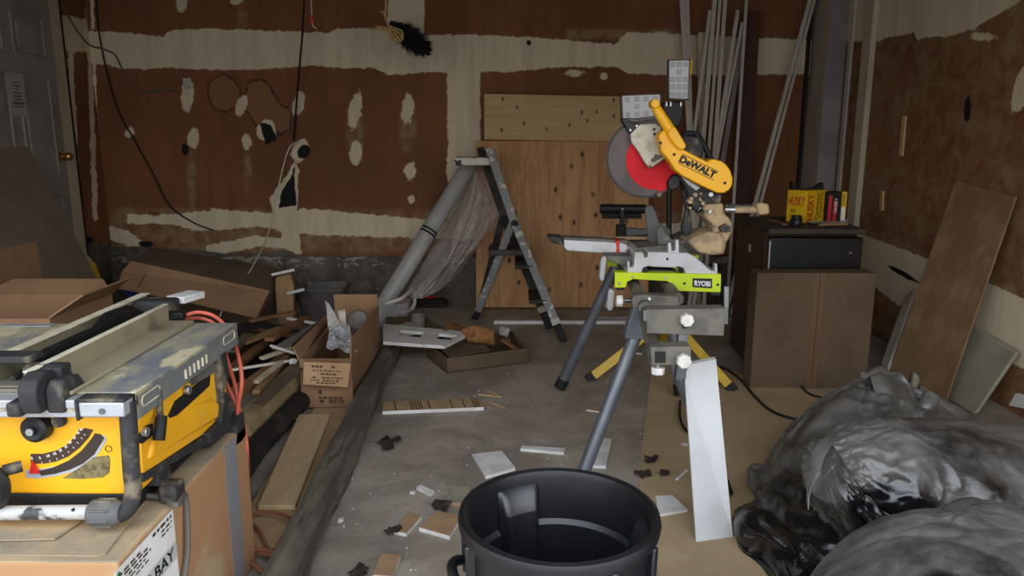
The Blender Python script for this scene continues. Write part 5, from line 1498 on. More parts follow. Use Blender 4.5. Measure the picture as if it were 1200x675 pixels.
for Y, thk in ((2.76, .004), (3.22, .004)):
    k = 2.76 / Y
    bm = BM()
    pts = [(720.5, 320), (845, 322.5), (844.5, 342.5), (793, 341), (790, 334), (782, 329.5), (742, 327), (735, 330), (733, 337), (720.5, 337)]
    P = poly(pts, 2.76)
    prism(bm, [Vector((p.x + (Y - 2.76) * dA.x, Y, p.z)) for p in P], (0, .006, 0))
    br = obj('mount_bracket', bm, 'lime_paint', sx_, bev=.001)
    bm = BM(); q_ = [Vector((p.x + (Y - 2.76) * dA.x, Y, p.z)) for p in poly([(720.5, 320), (845, 322.5), (845, 321.5), (720.5, 319.2)], 2.76)]; prism(bm, q_, (0, .05, 0)); obj('bracket_top', bm, 'lime_paint', br)
    if Y < 3:
        bm = BM(); prism(bm, poly([(811.5, 326), (834.5, 326.5), (834.5, 338), (811.5, 336.5)], Y - .0006), (0, .001, 0)); obj('badge', bm, 'ink_black', br, smooth=False)
        p0 = onY(813.8, 334.8, Y - .001); lettering('RYOBI', p0, onY(832.5, 335.8, Y - .001) - p0, onY(813.8, 328.6, Y - .001) - p0, 'ink_white', br, bold=.03)
        for (x, y) in ((725.5, 332), (741, 324.5), (780, 325.5), (802, 332), (841, 333.5)):
            bm = BM(); c_ = onY(x, y, Y); cyl(bm, c_ + Vector((0, -.004, 0)), c_, .005, 12); obj('bolt', bm, 'alu' if x < 790 else 'ink_black', br)
bm = BM(); prism(bm, poly([(832, 341), (844, 342.5), (843, 346), (833, 346)], 2.765), (0, .03, 0)); obj('bracket_foot', bm, 'black_plastic', sx_)
bm = BM(); prism(bm, poly([(722, 337), (732, 337), (732, 340), (723, 340)], 2.765), (0, .03, 0)); obj('bracket_foot', bm, 'black_plastic', sx_)
# near end: clamp, hinge plate, legs
bm = BM(); prism(bm, poly([(740, 352), (743, 347), (751, 345.5), (795, 347.5), (797, 361), (750, 361), (742, 362)], 2.50), (0, .05, 0)); obj('leg_clamp', bm, 'dusty_steel', sx_, bev=.004)
for p_ in ((761, 350), (760.5, 359.5)):
    bm = BM(); c_ = onY(*p_, 2.497); cyl(bm, c_ + Vector((0, -.003, 0)), c_, .005, 12); obj('rivet', bm, 'ink_white', sx_)
bm = BM(); prism(bm, poly([(743, 361), (750, 361), (757, 388), (757, 398), (731.5, 397), (735, 382)], 2.50), (0, .05, 0)); obj('hinge_plate', bm, 'leg_grey', sx_, bev=.003)
def leg(p, q, r, tip=.05):
    bm = BM(); tube(bm, [p, q], r, 22); o = obj('leg', bm, 'leg_grey', sx_)
    d_ = (q - p).normalized()
    bm = BM(); tube(bm, [q - d_ * tip, q], r * 1.12, 22); obj('leg_foot', bm, 'black_rubber', o)
    return o
fq = lambda x, y: onZ(x, y, .02)
leg(onY(745, 392, 2.53), fq(676, 574), .0235)
leg(onY(789, 420, 2.47), fq(851, 580), .0235)
leg(onY(724, 308, 3.40), fq(656, 454), .0255)
leg(onY(783, 330, 3.45), fq(797, 462), .0255)
bm = BM(); box(bm, A2 + Vector((.06, -.40, -.01)), (.22, .06, .05)); obj('leg_clamp', bm, 'leg_grey', sx_, bev=.004)
# end support: lower bracket, post, stop plate, knobs
bm = BM(); prism(bm, poly([(762.5, 407), (810, 406), (811, 428), (763, 429)], 2.10), (0, .06, 0)); eb = obj('end_bracket', bm, 'dusty_steel', sx_, bev=.004)
bm = BM(); prism(bm, poly([(767.5, 412), (780, 412), (780, 425.5), (767.5, 425.5)], 2.098), (0, .002, 0)); obj('tube_opening', bm, 'black_matte', eb, bev=.001)
bm = BM(); prism(bm, poly([(796, 385), (807.5, 385), (804, 445), (792, 445)], 2.16), (0, .028, 0)); obj('post', bm, 'steel_grey', sx_, bev=.002)
bm = BM(); prism(bm, poly([(757.5, 364), (850.5, 362.5), (848, 393.5), (758, 390.5)], 2.15), (0, .004, 0)); sp_ = obj('stop_plate', bm, 'dusty_steel', sx_, bev=.001)
bm = BM(); prism(bm, poly([(757.5, 364), (850.5, 362.5), (850.5, 361.4), (757.5, 362.8)], 2.15), (0, .05, 0)); obj('plate_lip', bm, 'dusty_steel', sp_)
bm = BM(); prism(bm, poly([(754, 363), (757.5, 364), (757.5, 377), (754, 375)], 2.15), (0, .04, 0)); obj('plate_lip', bm, 'steel_grey', sp_)
bm = BM(); prism(bm, poly([(849, 336), (854, 336), (853, 380), (849, 380)], 2.2), (0, .01, 0)); obj('plate_lip', bm, 'steel_grey', sp_)
def star_knob(c, r, axis, par, th=.022):
    bm = BM(); n = 48; ra, rb = [], []
    ax = Vector(axis).normalized(); x = ax.orthogonal().normalized(); y = ax.cross(x)
    for k in range(n):
        a = 2 * math.pi * k / n; rr = r * (1 - .10 * (1 + math.cos(7 * a)) / 2)
        d_ = x * math.cos(a) * rr + y * math.sin(a) * rr
        ra.append(bm.verts.new(c + d_)); rb.append(bm.verts.new(c + d_ * .94 + ax * th))
    for k in range(n): bm.faces.new((ra[k], ra[(k + 1) % n], rb[(k + 1) % n], rb[k]))
    bm.faces.new(ra[::-1]); bm.faces.new(rb)
    kn = obj('star_knob', bm, 'knob_white', par, bev=.003)
    bm = BM(); cyl(bm, c - ax * .03, c, r * .35, 12); obj('knob_stem', bm, 'alu', kn)
star_knob(onY(804, 374, 2.145), .021, (0, -1, 0), sx_)
star_knob(onY(800.5, 422, 2.095), .0225, (0, -1, 0), sx_)
star_knob(onY(729.5, 352.5, 2.52), .020, (-1, 0, 0), sx_)
star_knob(onY(771, 430, 2.13), .021, (0, 0, -1), sx_)
bm = BM(); cyl(bm, onY(729, 352.5, 2.52), onY(741, 352.5, 2.52), .007, 12); obj('knob_stem', bm, 'alu', sx_)
bm = BM(); c_ = onY(802.5, 382.5, 2.148); box(bm, c_, (.012, .006, .01)); obj('bolt', bm, 'ink_black', sx_)
# release levers
for pts in ([(707.5, 300), (711.5, 302), (708.5, 328), (705, 330.5), (702.3, 326), (704, 305)], [(715.5, 338), (720.5, 341), (719, 362), (714.5, 365.5), (710.8, 361), (713, 342)]):
    bm = BM(); prism(bm, poly(pts, 2.78), (0, .03, 0)); obj('release_lever', bm, 'lever_grey', sx_, bev=.006, seg=3)
bm = BM(); prism(bm, poly([(709, 300), (742, 300), (742, 313), (735, 313), (712, 305)], 2.82), (0, .3, 0)); obj('clamp_arm', bm, 'dusty_steel', sx_, bev=.004)
# far end: roller support
RY = 3.80
bm = BM(); cyl(bm, onY(703.5, 244.5, RY), onY(757, 245, RY), .0235, 24); obj('roller', bm, 'black_plastic', sx_)
bm = BM(); prism(bm, poly([(706, 249), (752, 249), (752, 256.5), (706, 256.5)], RY), (0, .03, 0)); obj('roller_frame', bm, 'black_matte', sx_, bev=.003)
bm = BM(); prism(bm, poly([(726.5, 246), (732.5, 246), (732, 266), (726.5, 266)], RY - .03), (0, .02, 0)); obj('roller_post', bm, 'black_plastic', sx_, bev=.003)
bm = BM(); prism(bm, poly([(723, 264), (734, 263), (734, 300), (723, 300)], RY - .03), (0, .05, 0)); obj('roller_post', bm, 'black_matte', sx_, bev=.003)
bm = BM(); prism(bm, poly([(732, 267), (770, 270), (770, 300), (732, 300)], RY - .02), (0, .04, 0)); obj('support_arm', bm, 'leg_grey', sx_, bev=.003)
bm = BM(); c_ = onY(729.5, 245, RY - .03); cyl(bm, c_ + Vector((0, -.004, 0)), c_, .004, 10); obj('rivet', bm, 'ink_white', sx_)

# ------------------------------------------------------------------ miter saw
MY = 2.86
ms = thing('miter_saw', 'large yellow sliding miter saw with its red-centred blade raised, on the green-bracketed stand', 'miter saw', (onY(790, 320, 2.95).x, 2.95, onY(790, 321, 2.78).z))
def mp(nm, pts, Y, th, m_, par=None, bev=.004, seg=2, smooth=True):
    bm = BM(); prism(bm, poly(pts, Y), (0, th, 0)); return obj(nm, bm, m_, par or ms, bev=bev, seg=seg, smooth=smooth)
base = mp('base', [(735, 320.5), (735.5, 314), (743, 313), (744, 295.5), (754.5, 295.5), (755, 302), (759, 302), (759.5, 295), (806, 296.5), (815, 301), (833, 317), (841, 318), (841, 322), (803, 321), (801, 314.5), (795, 312.5), (791, 314), (766, 313), (760, 312), (754, 314), (752, 320.5)], 2.77, .46, 'silver_cast')
for c_ in ((756.5, 316.5), (798, 317)):
    bm = BM(); p = onY(*c_, 2.768); cyl(bm, p, p + Vector((0, .01, 0)), .010, 16); obj('bolt_hole', bm, 'black_matte', base)
mp('hand_grip', [(762, 315), (792, 316), (793, 321.5), (760, 320.5)], 2.80, .4, 'black_plastic', base)
bm = BM(); p = onY(782, 303.5, 2.769); cyl(bm, p, p + Vector((0, .004, 0)), .005, 12); obj('screw', bm, 'black_matte', base)
for pts in ([(783, 298), (783, 284.5), (786.5, 284.5), (787, 294), (791.5, 294), (792, 281), (795.5, 281), (796, 298)], [(735.5, 316), (735.5, 306), (737.5, 306), (738.5, 316)], [(837.5, 319), (838, 309), (840.5, 309), (841, 319)]):
    mp('work_stop', pts, 2.775, .03, 'silver_cast', base, bev=.002)
mp('table', [(735, 296), (752, 290), (800, 286), (812, 296)], 2.86, .36, 'dusty_steel', bev=.006)
arm_ = mp('turntable_arm', [(660.5, 281), (729, 284.5), (735.5, 287), (738.5, 299.5), (665, 294), (660.5, 289.5), (661.5, 287)], 2.92, .09, 'silver_cast', bev=.006, seg=3)
mp('arm_top', [(660, 277.8), (735, 282), (738, 287), (730, 285), (660.5, 281.5)], 2.94, .07, 'dusty_steel', arm_)
mp('kerf_board', [(664, 277.5), (760, 277.5), (760, 281), (664, 280)], 3.02, .02, 'pine_plank', arm_, bev=.001)
mp('arm_handle', [(641, 278), (645, 276.5), (659, 278), (660.5, 286), (655, 287), (647, 284.5)], 2.92, .09, 'dusty_black', arm_, bev=.008, seg=3)
mp('detent_lever', [(722, 282), (726.5, 282), (725.8, 290), (726.8, 300), (721.5, 299.5), (722.8, 291)], 2.915, .1, 'red_plastic', arm_, bev=.002)
mp('fence', [(762, 291), (757.5, 262), (756, 243), (763.5, 240), (768, 247), (773, 262), (786, 269), (786, 291)], 2.98, .02, 'dusty_grey', bev=.004)
mp('fence', [(772, 292), (769.5, 268), (776, 265), (781, 274), (788, 281), (800, 283), (801, 292)], 2.90, .02, 'dusty_grey', bev=.004)
mp('rear_table', [(795, 297), (797, 283), (812, 277), (828, 280), (828, 298)], 2.88, .2, 'dusty_steel', bev=.008)
# pivot column, slide tube
piv = mp('pivot_block', [(822.5, 241), (827, 238.5), (848, 238), (849.5, 251), (855.5, 256), (859, 262), (858.5, 272), (852, 284), (849, 298.5), (833, 299.5), (826, 296), (823, 288), (827, 276), (838, 270), (834, 262), (825, 254)], 2.82, .14, 'dusty_cast', bev=.010, seg=3)
mp('bevel_housing', [(806, 284), (812, 279.5), (828, 272.5), (838, 271), (845, 274), (850, 283), (848, 297), (836, 299.5), (820, 297)], 2.79, .16, 'dusty_cast', bev=.012, seg=3)
bm = BM(); p = onY(838, 269, 2.80); cyl(bm, p + Vector((0, -.01, 0)), p + Vector((0, .05, 0)), .012, 18); obj('bevel_bolt', bm, 'dusty_cast', piv, bev=.002)
mp('cable_guard', [(842, 267), (850, 262), (857, 266), (856, 272), (846, 272)], 2.805, .03, 'dusty_black', piv, bev=.003)
bm = BM(); cyl(bm, onY(849, 245.5, 2.86), onY(862, 245.7, 2.86), .0120, 20); obj('slide_rail', bm, 'alu', ms)
bm = BM(); cyl(bm, onY(861, 245.5, 2.86), onY(890, 246, 2.86), .0135, 20); obj('slide_sleeve', bm, 'dusty_cast', ms)
mp('rail_cap', [(887, 240), (892, 237.5), (901.5, 239.5), (902.5, 251), (890.5, 252.5), (889.5, 250)], 2.83, .07, 'dusty_cast', bev=.008, seg=3)
bm = BM(); cyl(bm, onY(849, 243, 2.98), onY(893, 243.5, 2.98), .0130, 20); obj('slide_rail', bm, 'dusty_steel', ms)
# blade and guards
bc = onY(757, 185, MY); R = 47.3 / F * (bc.y * CP + (CAMZ - bc.z) * SP)
bm = BM(); n = 96; ra, rb = [], []
for k in range(n * 2):
    a = 2 * math.pi * k / (n * 2); r = R * (1.0 if k % 2 else .965)
    d_ = Vector((math.cos(a) * r, 0, math.sin(a) * r)); ra.append(bm.verts.new(bc + d_)); rb.append(bm.verts.new(bc + d_ + Vector((0, .0028, 0))))
bm.faces.new(ra); bm.faces.new(rb[::-1])
for k in range(n * 2): bm.faces.new((ra[k], rb[k], rb[(k + 1) % (n * 2)], ra[(k + 1) % (n * 2)]))
bl = obj('blade', bm, 'blade_steel', ms, smooth=False)
bm = BM(); lathe(bm, [(R * .935, -.0016), (R * .985, -.0016), (R * .985, .0002), (R * .935, .0002)], bc, 96, 'Y'); obj('tooth_rim', bm, 'black_plastic', bl)
rc_ = onY(768.5, 187, MY - .002); Rr = R * .74
bm = BM(); lathe(bm, [(.001, 0), (Rr, 0), (Rr, .001), (.001, .001)], rc_ + Vector((0, -.0015, 0)), 64, 'Y'); obj('blade_coating', bm, 'red_blade', bl)
mp('blade_coating', [(768, 221), (774.5, 226), (776, 222.5), (778.5, 225), (780, 221), (782.5, 222), (781.5, 210), (770, 212)], MY - .004, .003, 'red_blade', bl, bev=.0005)
mp('upper_guard', [(728, 139.5), (734, 138), (741.5, 145), (750.5, 144.5), (749.5, 149), (739, 157.5), (733.5, 149.5)], 2.835, .05, 'black_plastic', bev=.003)
for c_ in ((746, 147.5), (738.5, 152.5)):
    bm = BM(); p = onY(*c_, 2.833); cyl(bm, p + Vector((0, -.003, 0)), p, .004, 10); obj('screw', bm, 'alu', ms)
bm = BM(); tube(bm, [onY(x, y, 2.86) for x, y in ((735, 140), (745, 141.5), (758, 139.5), (770, 138.5), (776, 141))], .008, 10, 6); obj('guard_rim', bm, 'dusty_steel', ms)
cp_ = mp('guard_plate', [(738.5, 157.5), (750, 145.5), (768, 144.5), (775, 149), (772.5, 160), (774, 172), (781, 184.5), (761.5, 198), (756, 191), (747, 176), (740, 167)], 2.825, .02, 'cover_plate', bev=.003)
for c_ in ((766.5, 151.5), (767, 157), (768.5, 182.5), (762, 195.5)):
    bm = BM(); p = onY(*c_, 2.824); cyl(bm, p + Vector((0, -.003, 0)), p, .005, 12); obj('screw', bm, 'black_plastic', cp_)
mp('guard_latch', [(762, 188), (766, 184), (779, 179), (780, 183), (766, 190)], 2.82, .01, 'dusty_steel', cp_, bev=.002)
# belt cover with its name, handle, motor
cv = mp('belt_cover', [(771.8, 158.6), (777, 152.5), (782, 152.5), (788, 159), (798, 173.5), (812, 181), (829.5, 190), (832, 187.5), (836, 186.5), (845, 188.5), (851, 192.5), (856, 199.5), (859, 208.5), (858.3, 217), (855, 222.5), (849, 226.3), (840, 226), (820.8, 217), (799, 205.5), (791, 199), (783.5, 187.5), (775, 177)], 2.74, .075, 'yellow_saw', bev=.008, seg=3)
pa = onY(794.2, 190.8, 2.7395); pb = onY(835.8, 210.8, 2.7395); ph = onY(799.6, 180.6, 2.7395)
lettering('DeWALT', pa + (ph - pa) * .12, pb - pa, (ph - pa) * .78, 'ink_black', cv, bold=.06, lift=.0008)
for u0, v0, u1, v1 in ((0, .98, 1.0, 1.02),):
    pass
bm = BM(); bar(bm, pa - Vector((0, .0008, 0)), pb - Vector((0, .0008, 0)), .0012, .0022, (0, 0, 1)); bar(bm, pa + (ph - pa) - Vector((0, .0008, 0)), pb + (ph - pa) - Vector((0, .0008, 0)), .0012, .0022, (0, 0, 1)); obj('name_border', bm, 'ink_black', cv, smooth=False)
for c_ in ((774, 167.5), (790, 181), (849.5, 214.5)):
    bm = BM(); p = onY(*c_, 2.739); cyl(bm, p + Vector((0, -.001, 0)), p + Vector((0, .002, 0)), .0055, 14); obj('screw_hole', bm, 'ink_black', cv)
mp('handle_grip', [(782, 157), (786, 149), (790.5, 147.5), (795, 154), (804.5, 170), (803.5, 174), (799.5, 176.2), (796, 175), (788, 167)], 2.72, .05, 'yellow_saw', bev=.010, seg=3)
bm = BM(); tube(bm, [onY(767.3, 123.5, 2.76), onY(771.5, 131, 2.75), onY(781, 146, 2.745), onY(788, 157, 2.745)], [.0165, .0185, .0195, .021], 20, 6); obj('handle', bm, 'yellow_saw', ms)
bm = BM(); p = onY(766.4, 121.8, 2.76); lathe(bm, [(.001, -.03), (.016, -.03), (.016, .03), (.001, .03)], p, 20, 'Y'); obj('handle_cross', bm, 'yellow_saw', ms, bev=.004)
# motor with its arched black carry handle behind the cover
bm = BM(); cyl(bm, onY(806, 178, 2.84), onY(806, 178, 2.84) + Vector((0, .18, 0)), .06, 32); obj('motor', bm, 'dusty_black', ms, bev=.006)
bm = BM(); tube(bm, [onY(x, y, 2.90) for x, y in ((799, 172), (801, 160), (808, 156), (817, 158.5), (824, 168), (831, 182), (835, 190))], .011, 10, 6); obj('carry_handle', bm, 'black_plastic', ms)
bm = BM(); tube(bm, [onY(x, y, 2.87) for x, y in ((817, 158), (818, 172), (806, 188))], .009, 10, 0); obj('carry_handle', bm, 'black_plastic', ms)
mp('head_link', [(795, 201), (806, 207), (826, 218), (840, 226), (846, 228), (845, 238), (826, 239), (822, 247), (815, 248), (809, 236), (806, 225)], 2.80, .10, 'dusty_black', bev=.006)
mp('head_link', [(799, 207), (812, 214), (822, 220), (816, 224), (806, 216)], 2.79, .02, 'silver_cast', bev=.004)
mp('pivot_arm', [(800, 208), (806, 222), (808, 250), (812, 270), (803, 278), (799, 268), (804, 245), (800, 225)], 2.86, .03, 'dusty_black', bev=.004)
mp('lower_guard', [(782.5, 213), (788, 205), (796, 204), (799, 210), (797, 219), (790, 224), (783, 222)], 2.83, .05, 'black_plastic', bev=.006)
bm = BM(); p = onY(773, 228, 2.83); lathe(bm, [(.001, 0), (.010, 0), (.010, .03), (.001, .03)], p, 18, 'Y'); obj('roller_nut', bm, 'dusty_steel', ms, bev=.002)
rng = random.Random(9)
for k in range(16):
    x, y = rng.uniform(808, 838), rng.uniform(222, 250)
    bm = BM(); p = onY(x, y, 2.80); cyl(bm, p + Vector((0, -.012, 0)), p + Vector((0, .02, 0)), rng.uniform(.004, .009), 10); obj('screw', bm, rng.choice(['dusty_cast', 'alu', 'black_plastic']), ms)
# ------------------------------------------------------------------ big carton under the table saw
CX1, CY0, CY1, CZ1 = -.745, 1.285, 1.985, .43
CX0 = -1.55
cb = thing('cardboard_carton', 'big worn brown carton with a grey tape band and white label carrying the table saw', 'box', ((CX0 + CX1) / 2, (CY0 + CY1) / 2, 0))
bm = BM(); box(bm, ((CX0 + CX1) / 2, (CY0 + CY1) / 2, CZ1 / 2), (CX1 - CX0, CY1 - CY0, CZ1))
obj('carton_body', bm, 'cardboard_dusty', cb, bev=.006, topmat='cardboard_sawdust')
Xf = CX1 + .0012
ya, yb = onX(262, 522, Xf).y, onX(276, 517, Xf).y
bm = BM(); box(bm, (Xf, (ya + yb) / 2, CZ1 / 2), (.001, yb - ya, CZ1 - .004)); obj('tape_band', bm, 'duct_tape', cb)
A = onX(202, 596, Xf); B = onX(134, 672, Xf)
h_ = Vector((0, 0, -.26))
top_z = (A.z + B.z) / 2
lA, lB = Vector((Xf, A.y, top_z)), Vector((Xf, B.y, top_z))
bm = BM(); prism(bm, [lA, lB, lB + h_, lA + h_], (.0008, 0, 0)); lab = obj('label', bm, 'label_white', cb, smooth=False)
Xt = Xf + .0012
wv = lA - lB
bm = BM(); prism(bm, [Vector((Xt - .0002, lB.y + .0, top_z - .075)), Vector((Xt - .0002, lA.y, top_z - .075)), Vector((Xt - .0002, lA.y, top_z - .115)), Vector((Xt - .0002, lB.y, top_z - .115))], (.0003, 0, 0)); obj('label_band', bm, 'label_grey', lab, smooth=False)
lettering('P BAY', Vector((Xt, lB.y + wv.y * .42, top_z - .108)), (0, wv.y * .52, 0), (0, 0, .028), 'ink_black', lab, bold=.02)
bm = BM(); textlines(bm, Vector((Xt, lB.y, top_z - .06)), wv, (0, 0, .055), [(.8, .08, .05, .4), (.66, .08, .05, .5), (.5, .08, .05, .55), (.36, .06, .05, .45), (.2, .06, .05, .5), (.86, .12, .6, .95), (.66, .08, .75, .95), (.48, .08, .75, .92)], 21); obj('print', bm, 'ink_brown', lab, smooth=False)
bm = BM(); lathe(bm, [(.001, 0), (.006, 0), (.006, .0006), (.001, .0006)], Vector((Xt, lB.y + .012, top_z - .012)), 20, 'X'); obj('green_dot', bm, 'ink_green', lab)
for i, (q, z, lab_) in enumerate((([(-60, 649), (115, 651), (124, 648), (172, 585), (-60, 585)], CZ1 + .004, 'loose dusty cardboard sheet lying under the front of the table saw'), ([(-60, 634), (64, 631), (92, 612), (100, 604), (-60, 604)], CZ1 + .010, 'smaller dusty cardboard piece on top of the loose sheet'))):
    bm = BM(); prism(bm, [onZ(x, y, z) for x, y in q], (0, 0, -.0032))
    tag(obj('cardboard_sheet', bm, 'cardboard_sawdust', smooth=False), lab_, 'sheet')

# ------------------------------------------------------------------ table saw
TX, TY0, TY1, TZ = -.753, 1.43, 2.0, .716
TXL = -1.42
ts = thing('table_saw', 'dusty yellow table saw with a grey table standing on the big carton', 'table saw', ((TX + TXL) / 2, 1.7, CZ1 + .004))
def tb_(nm, c, s, m_, par=None, bev=.003, rot=None, **k):
    bm = BM(); box(bm, c, s, rot); return obj(nm, bm, m_, par or ts, bev=bev, **k)
# table plates
tb_('table_top', ((TX - .884) / 2 - .0, (TY0 + TY1) / 2, TZ - .006), (.884 + TX, TY1 - TY0, .012), 'table_steel')
tb_('table_top', ((-.884 + TXL) / 2, (TY0 + TY1) / 2 + .012, TZ - .0075), (-.884 - TXL, TY1 - TY0 - .03, .012), 'table_steel')
fl_ = tb_('table_flange', (TX - .004, (TY0 + TY1) / 2, TZ - .030), (.008, TY1 - TY0, .058), 'table_flange', bev=.002)
tb_('table_flange', ((TX + TXL) / 2, TY0 + .004, TZ - .016), (TX - TXL, .008, .028), 'table_flange', bev=.002)
tb_('table_flange', ((TX + TXL) / 2, TY1 - .004, TZ - .03), (TX - TXL, .008, .05), 'table_flange', bev=.002)
def oval(par, y0, y1, z, hgt, m_):
    bm = BM(); r = hgt / 2; pts = []
    for k in range(9): a = math.pi / 2 + math.pi * k / 8; pts.append(Vector((TX + .0005, y0 + r + math.cos(a) * r, z + math.sin(a) * r)))
    for k in range(9): a = -math.pi / 2 + math.pi * k / 8; pts.append(Vector((TX + .0005, y1 - r + math.cos(a) * r, z + math.sin(a) * r)))
    tube(bm, pts + [pts[0]], .0018, 6); obj('embossed_oval', bm, m_, par)
oval(fl_, TY0 + .02, TY0 + .10, TZ - .028, .022, 'fence_top'); oval(fl_, TY1 - .11, TY1 - .03, TZ - .024, .022, 'fence_top')
for k in range(6):
    y = 1.655 + k * .024
    bm = BM(); tube(bm, [Vector((TX + .0012, y, TZ - .046)), Vector((TX + .0012, y, TZ - .024))], .0032, 8); obj('vent_slot', bm, 'fence_top', fl_)
# miter slot and blade throat on the far side of the fence
tb_('miter_slot', (-1.11, (TY0 + TY1) / 2, TZ + .0012), (.022, TY1 - TY0 - .02, .002), 'black_matte')
bm = BM()
for k in range(9): box(bm, (-1.135 + 0, 1.72 + k * .028, TZ + .008), (.012, .010, .012))
obj('slot_teeth', bm, 'dusty_black', ts)
tb_('scale_tape', (-1.31, TY1 - .03, TZ + .0006), (.14, .03, .002), 'rail_white')
# front rail
rl_ = tb_('front_rail', ((-.79 + TXL) / 2, TY0 - .020, TZ - .012), (-.79 - TXL, .036, .018), 'rail_white', bev=.003)
tb_('front_rail', ((-.79 + TXL) / 2, TY0 - .018, TZ - .034), (-.79 - TXL, .030, .014), 'rail_white', rl_, bev=.003)
tb_('rail_groove', ((-.79 + TXL) / 2, TY0 - .022, TZ - .024), (-.79 - TXL, .026, .010), 'table_steel', rl_)
tb_('rail_end', (-.802, TY0 - .022, TZ - .022), (.088, .038, .030), 'rail_white', rl_)
tb_('rail_end_cap', (-.802, TY0 - .021, TZ - .004), (.092, .038, .008), 'dusty_black', rl_)
tb_('rail_end_cap', (-.849, TY0 - .023, TZ - .022), (.006, .044, .044), 'dusty_black', rl_)
bm = BM(); cyl(bm, (-.80, TY0 - .044, TZ - .024), (-.80, TY0 - .03, TZ - .024), .006, 14); obj('rail_screw', bm, 'steel_grey', rl_)
# rip fence: two long walls with storage between, bracket and lever
fn = tb_('rip_fence', (-.945, 1.70, TZ + .026), (.012, .60, .050), 'fence_tan', bev=.002)
tb_('fence_edge', (-.945, 1.70, TZ + .052), (.016, .60, .003), 'fence_top', fn, bev=.001)
tb_('fence_ledge', (-.905, 1.70, TZ + .005), (.075, .58, .008), 'fence_tan', fn, bev=.002)
tb_('fence_wall', (-1.065, 1.80, TZ + .026), (.012, .66, .050), 'fence_tan', fn, bev=.002)
tb_('fence_edge', (-1.065, 1.80, TZ + .0535), (.026, .67, .004), 'fence_top', fn, bev=.001)
tb_('fence_floor', (-1.005, 1.74, TZ + .004), (.11, .58, .006), 'dusty_steel', fn)
bm = BM(); prism(bm, [(-.985, y, z) for y, z in ((1.46, TZ + .008), (1.50, TZ + .040), (1.54, TZ + .056), (1.70, TZ + .056), (1.74, TZ + .054), (1.80, TZ + .076), (1.90, TZ + .072), (1.96, TZ + .040), (1.98, TZ + .008), (1.86, TZ + .008), (1.78, TZ + .02), (1.70, TZ + .014), (1.58, TZ + .012))], (-.022, 0, 0)); obj('blade_guard', bm, 'black_plastic', fn, bev=.004)
bm = BM(); tube(bm, [(-1.03, 1.48, TZ + .012), (-1.02, 1.60, TZ + .03), (-1.025, 1.74, TZ + .028), (-1.02, 1.9, TZ + .046)], .007, 8, 6); obj('guard_rod', bm, 'dusty_black', fn)
tb_('fence_end', (-1.005, 2.07, TZ + .024), (.11, .07, .055), 'dusty_black', fn, bev=.010)
tb_('fence_end', (-.93, 2.02, TZ + .016), (.05, .03, .022), 'black_plastic', fn, bev=.004)
tb_('push_board', (-.955, 2.15, TZ + .040), (.06, .09, .02), 'scrap_white', fn, bev=.002, rot=Matrix.Rotation(-.30, 3, 'Z'))
bm = BM(); prism(bm, [(-.872, y, z) for y, z in ((1.385, .688), (1.385, .735), (1.40, .752), (1.45, .750), (1.47, .72), (1.46, .70), (1.43, .688))], (-.034, 0, 0)); obj('fence_clamp', bm, 'dusty_black', fn, bev=.005)
bm = BM(); prism(bm, [(-.908, y, z) for y, z in ((1.372, .692), (1.362, .715), (1.362, .742), (1.374, .760), (1.40, .770), (1.43, .764), (1.43, .692))], (-.036, 0, 0)); lv = obj('fence_lever', bm, 'dusty_black', fn, bev=.004, seg=2)
bm = BM(); prism(bm, [(-.898, y, z) for y, z in ((1.43, .738), (1.43, .764), (1.442, .770), (1.47, .768), (1.47, .735))], (-.078, 0, 0)); obj('fence_cap', bm, 'dusty_black', fn, bev=.004)
tb_('fence_cap', (-1.02, 1.475, TZ + .060), (.10, .05, .016), 'dusty_black', fn, bev=.004)
tb_('fence_clamp', (-.965, 1.40, .698), (.03, .05, .03), 'dusty_black', fn, bev=.006)
# yellow housing
FYY = 1.452
hs = None
bm = BM()
def fp_(x, y): return onY(x, y, FYY)
z0, z1 = .478, TZ - .044
prism(bm, [(TXL, FYY, z0 + .012), (-.80, FYY, z0), (-.778, FYY, z0 + .008), (-.778, FYY, z1), (TXL, FYY, z1)], (0, .45, 0))
hs = obj('housing', bm, 'yellow_tool', ts, bev=.010, seg=3)
# right side: upper and lower rails of the housing with a dark recess between
def side(nm, pts, x0, th, m_, par=None, bev=.004):
    bm = BM(); prism(bm, [onX(a, b, x0) for a, b in pts], (-th, 0, 0)); return obj(nm, bm, m_, par or ts, bev=bev)
side('side_panel', [(163, 488), (258, 421), (266, 424), (265, 492), (168, 556)], -.770, .05, 'yellow_tool', hs, bev=.004)
side('side_recess', [(198, 487), (206, 470), (236, 446), (247, 440), (246, 452), (240, 458), (208, 487), (200, 490)], -.767, .01, 'black_matte', hs, bev=.002)
side('side_shelf', [(176, 540), (262, 487), (262, 476), (250, 466), (232, 474), (196, 500), (182, 512)], -.763, .02, 'yellow_tool', hs, bev=.008)
side('front_post', [(160, 505), (168, 480), (182, 470), (180, 486), (170, 500), (164, 508)], -.764, .02, 'yellow_tool', hs, bev=.003)
side('side_recess', [(164, 516), (170, 500), (180, 496), (180, 510), (168, 520)], -.766, .01, 'black_matte', hs, bev=.002)
side('warning_plate', [(222, 447), (238, 436), (240, 428), (252, 425), (255, 428), (250, 438), (226, 452)], -.7665, .004, 'dusty_steel', hs, bev=.001)
for (x, y, r) in ((217, 457, .011), (167, 506, .010)):
    bm = BM(); p = onX(x, y, -.766); cyl(bm, p, p + Vector((.012, 0, 0)), r, 16); obj('side_bolt', bm, 'alu', hs, bev=.002)
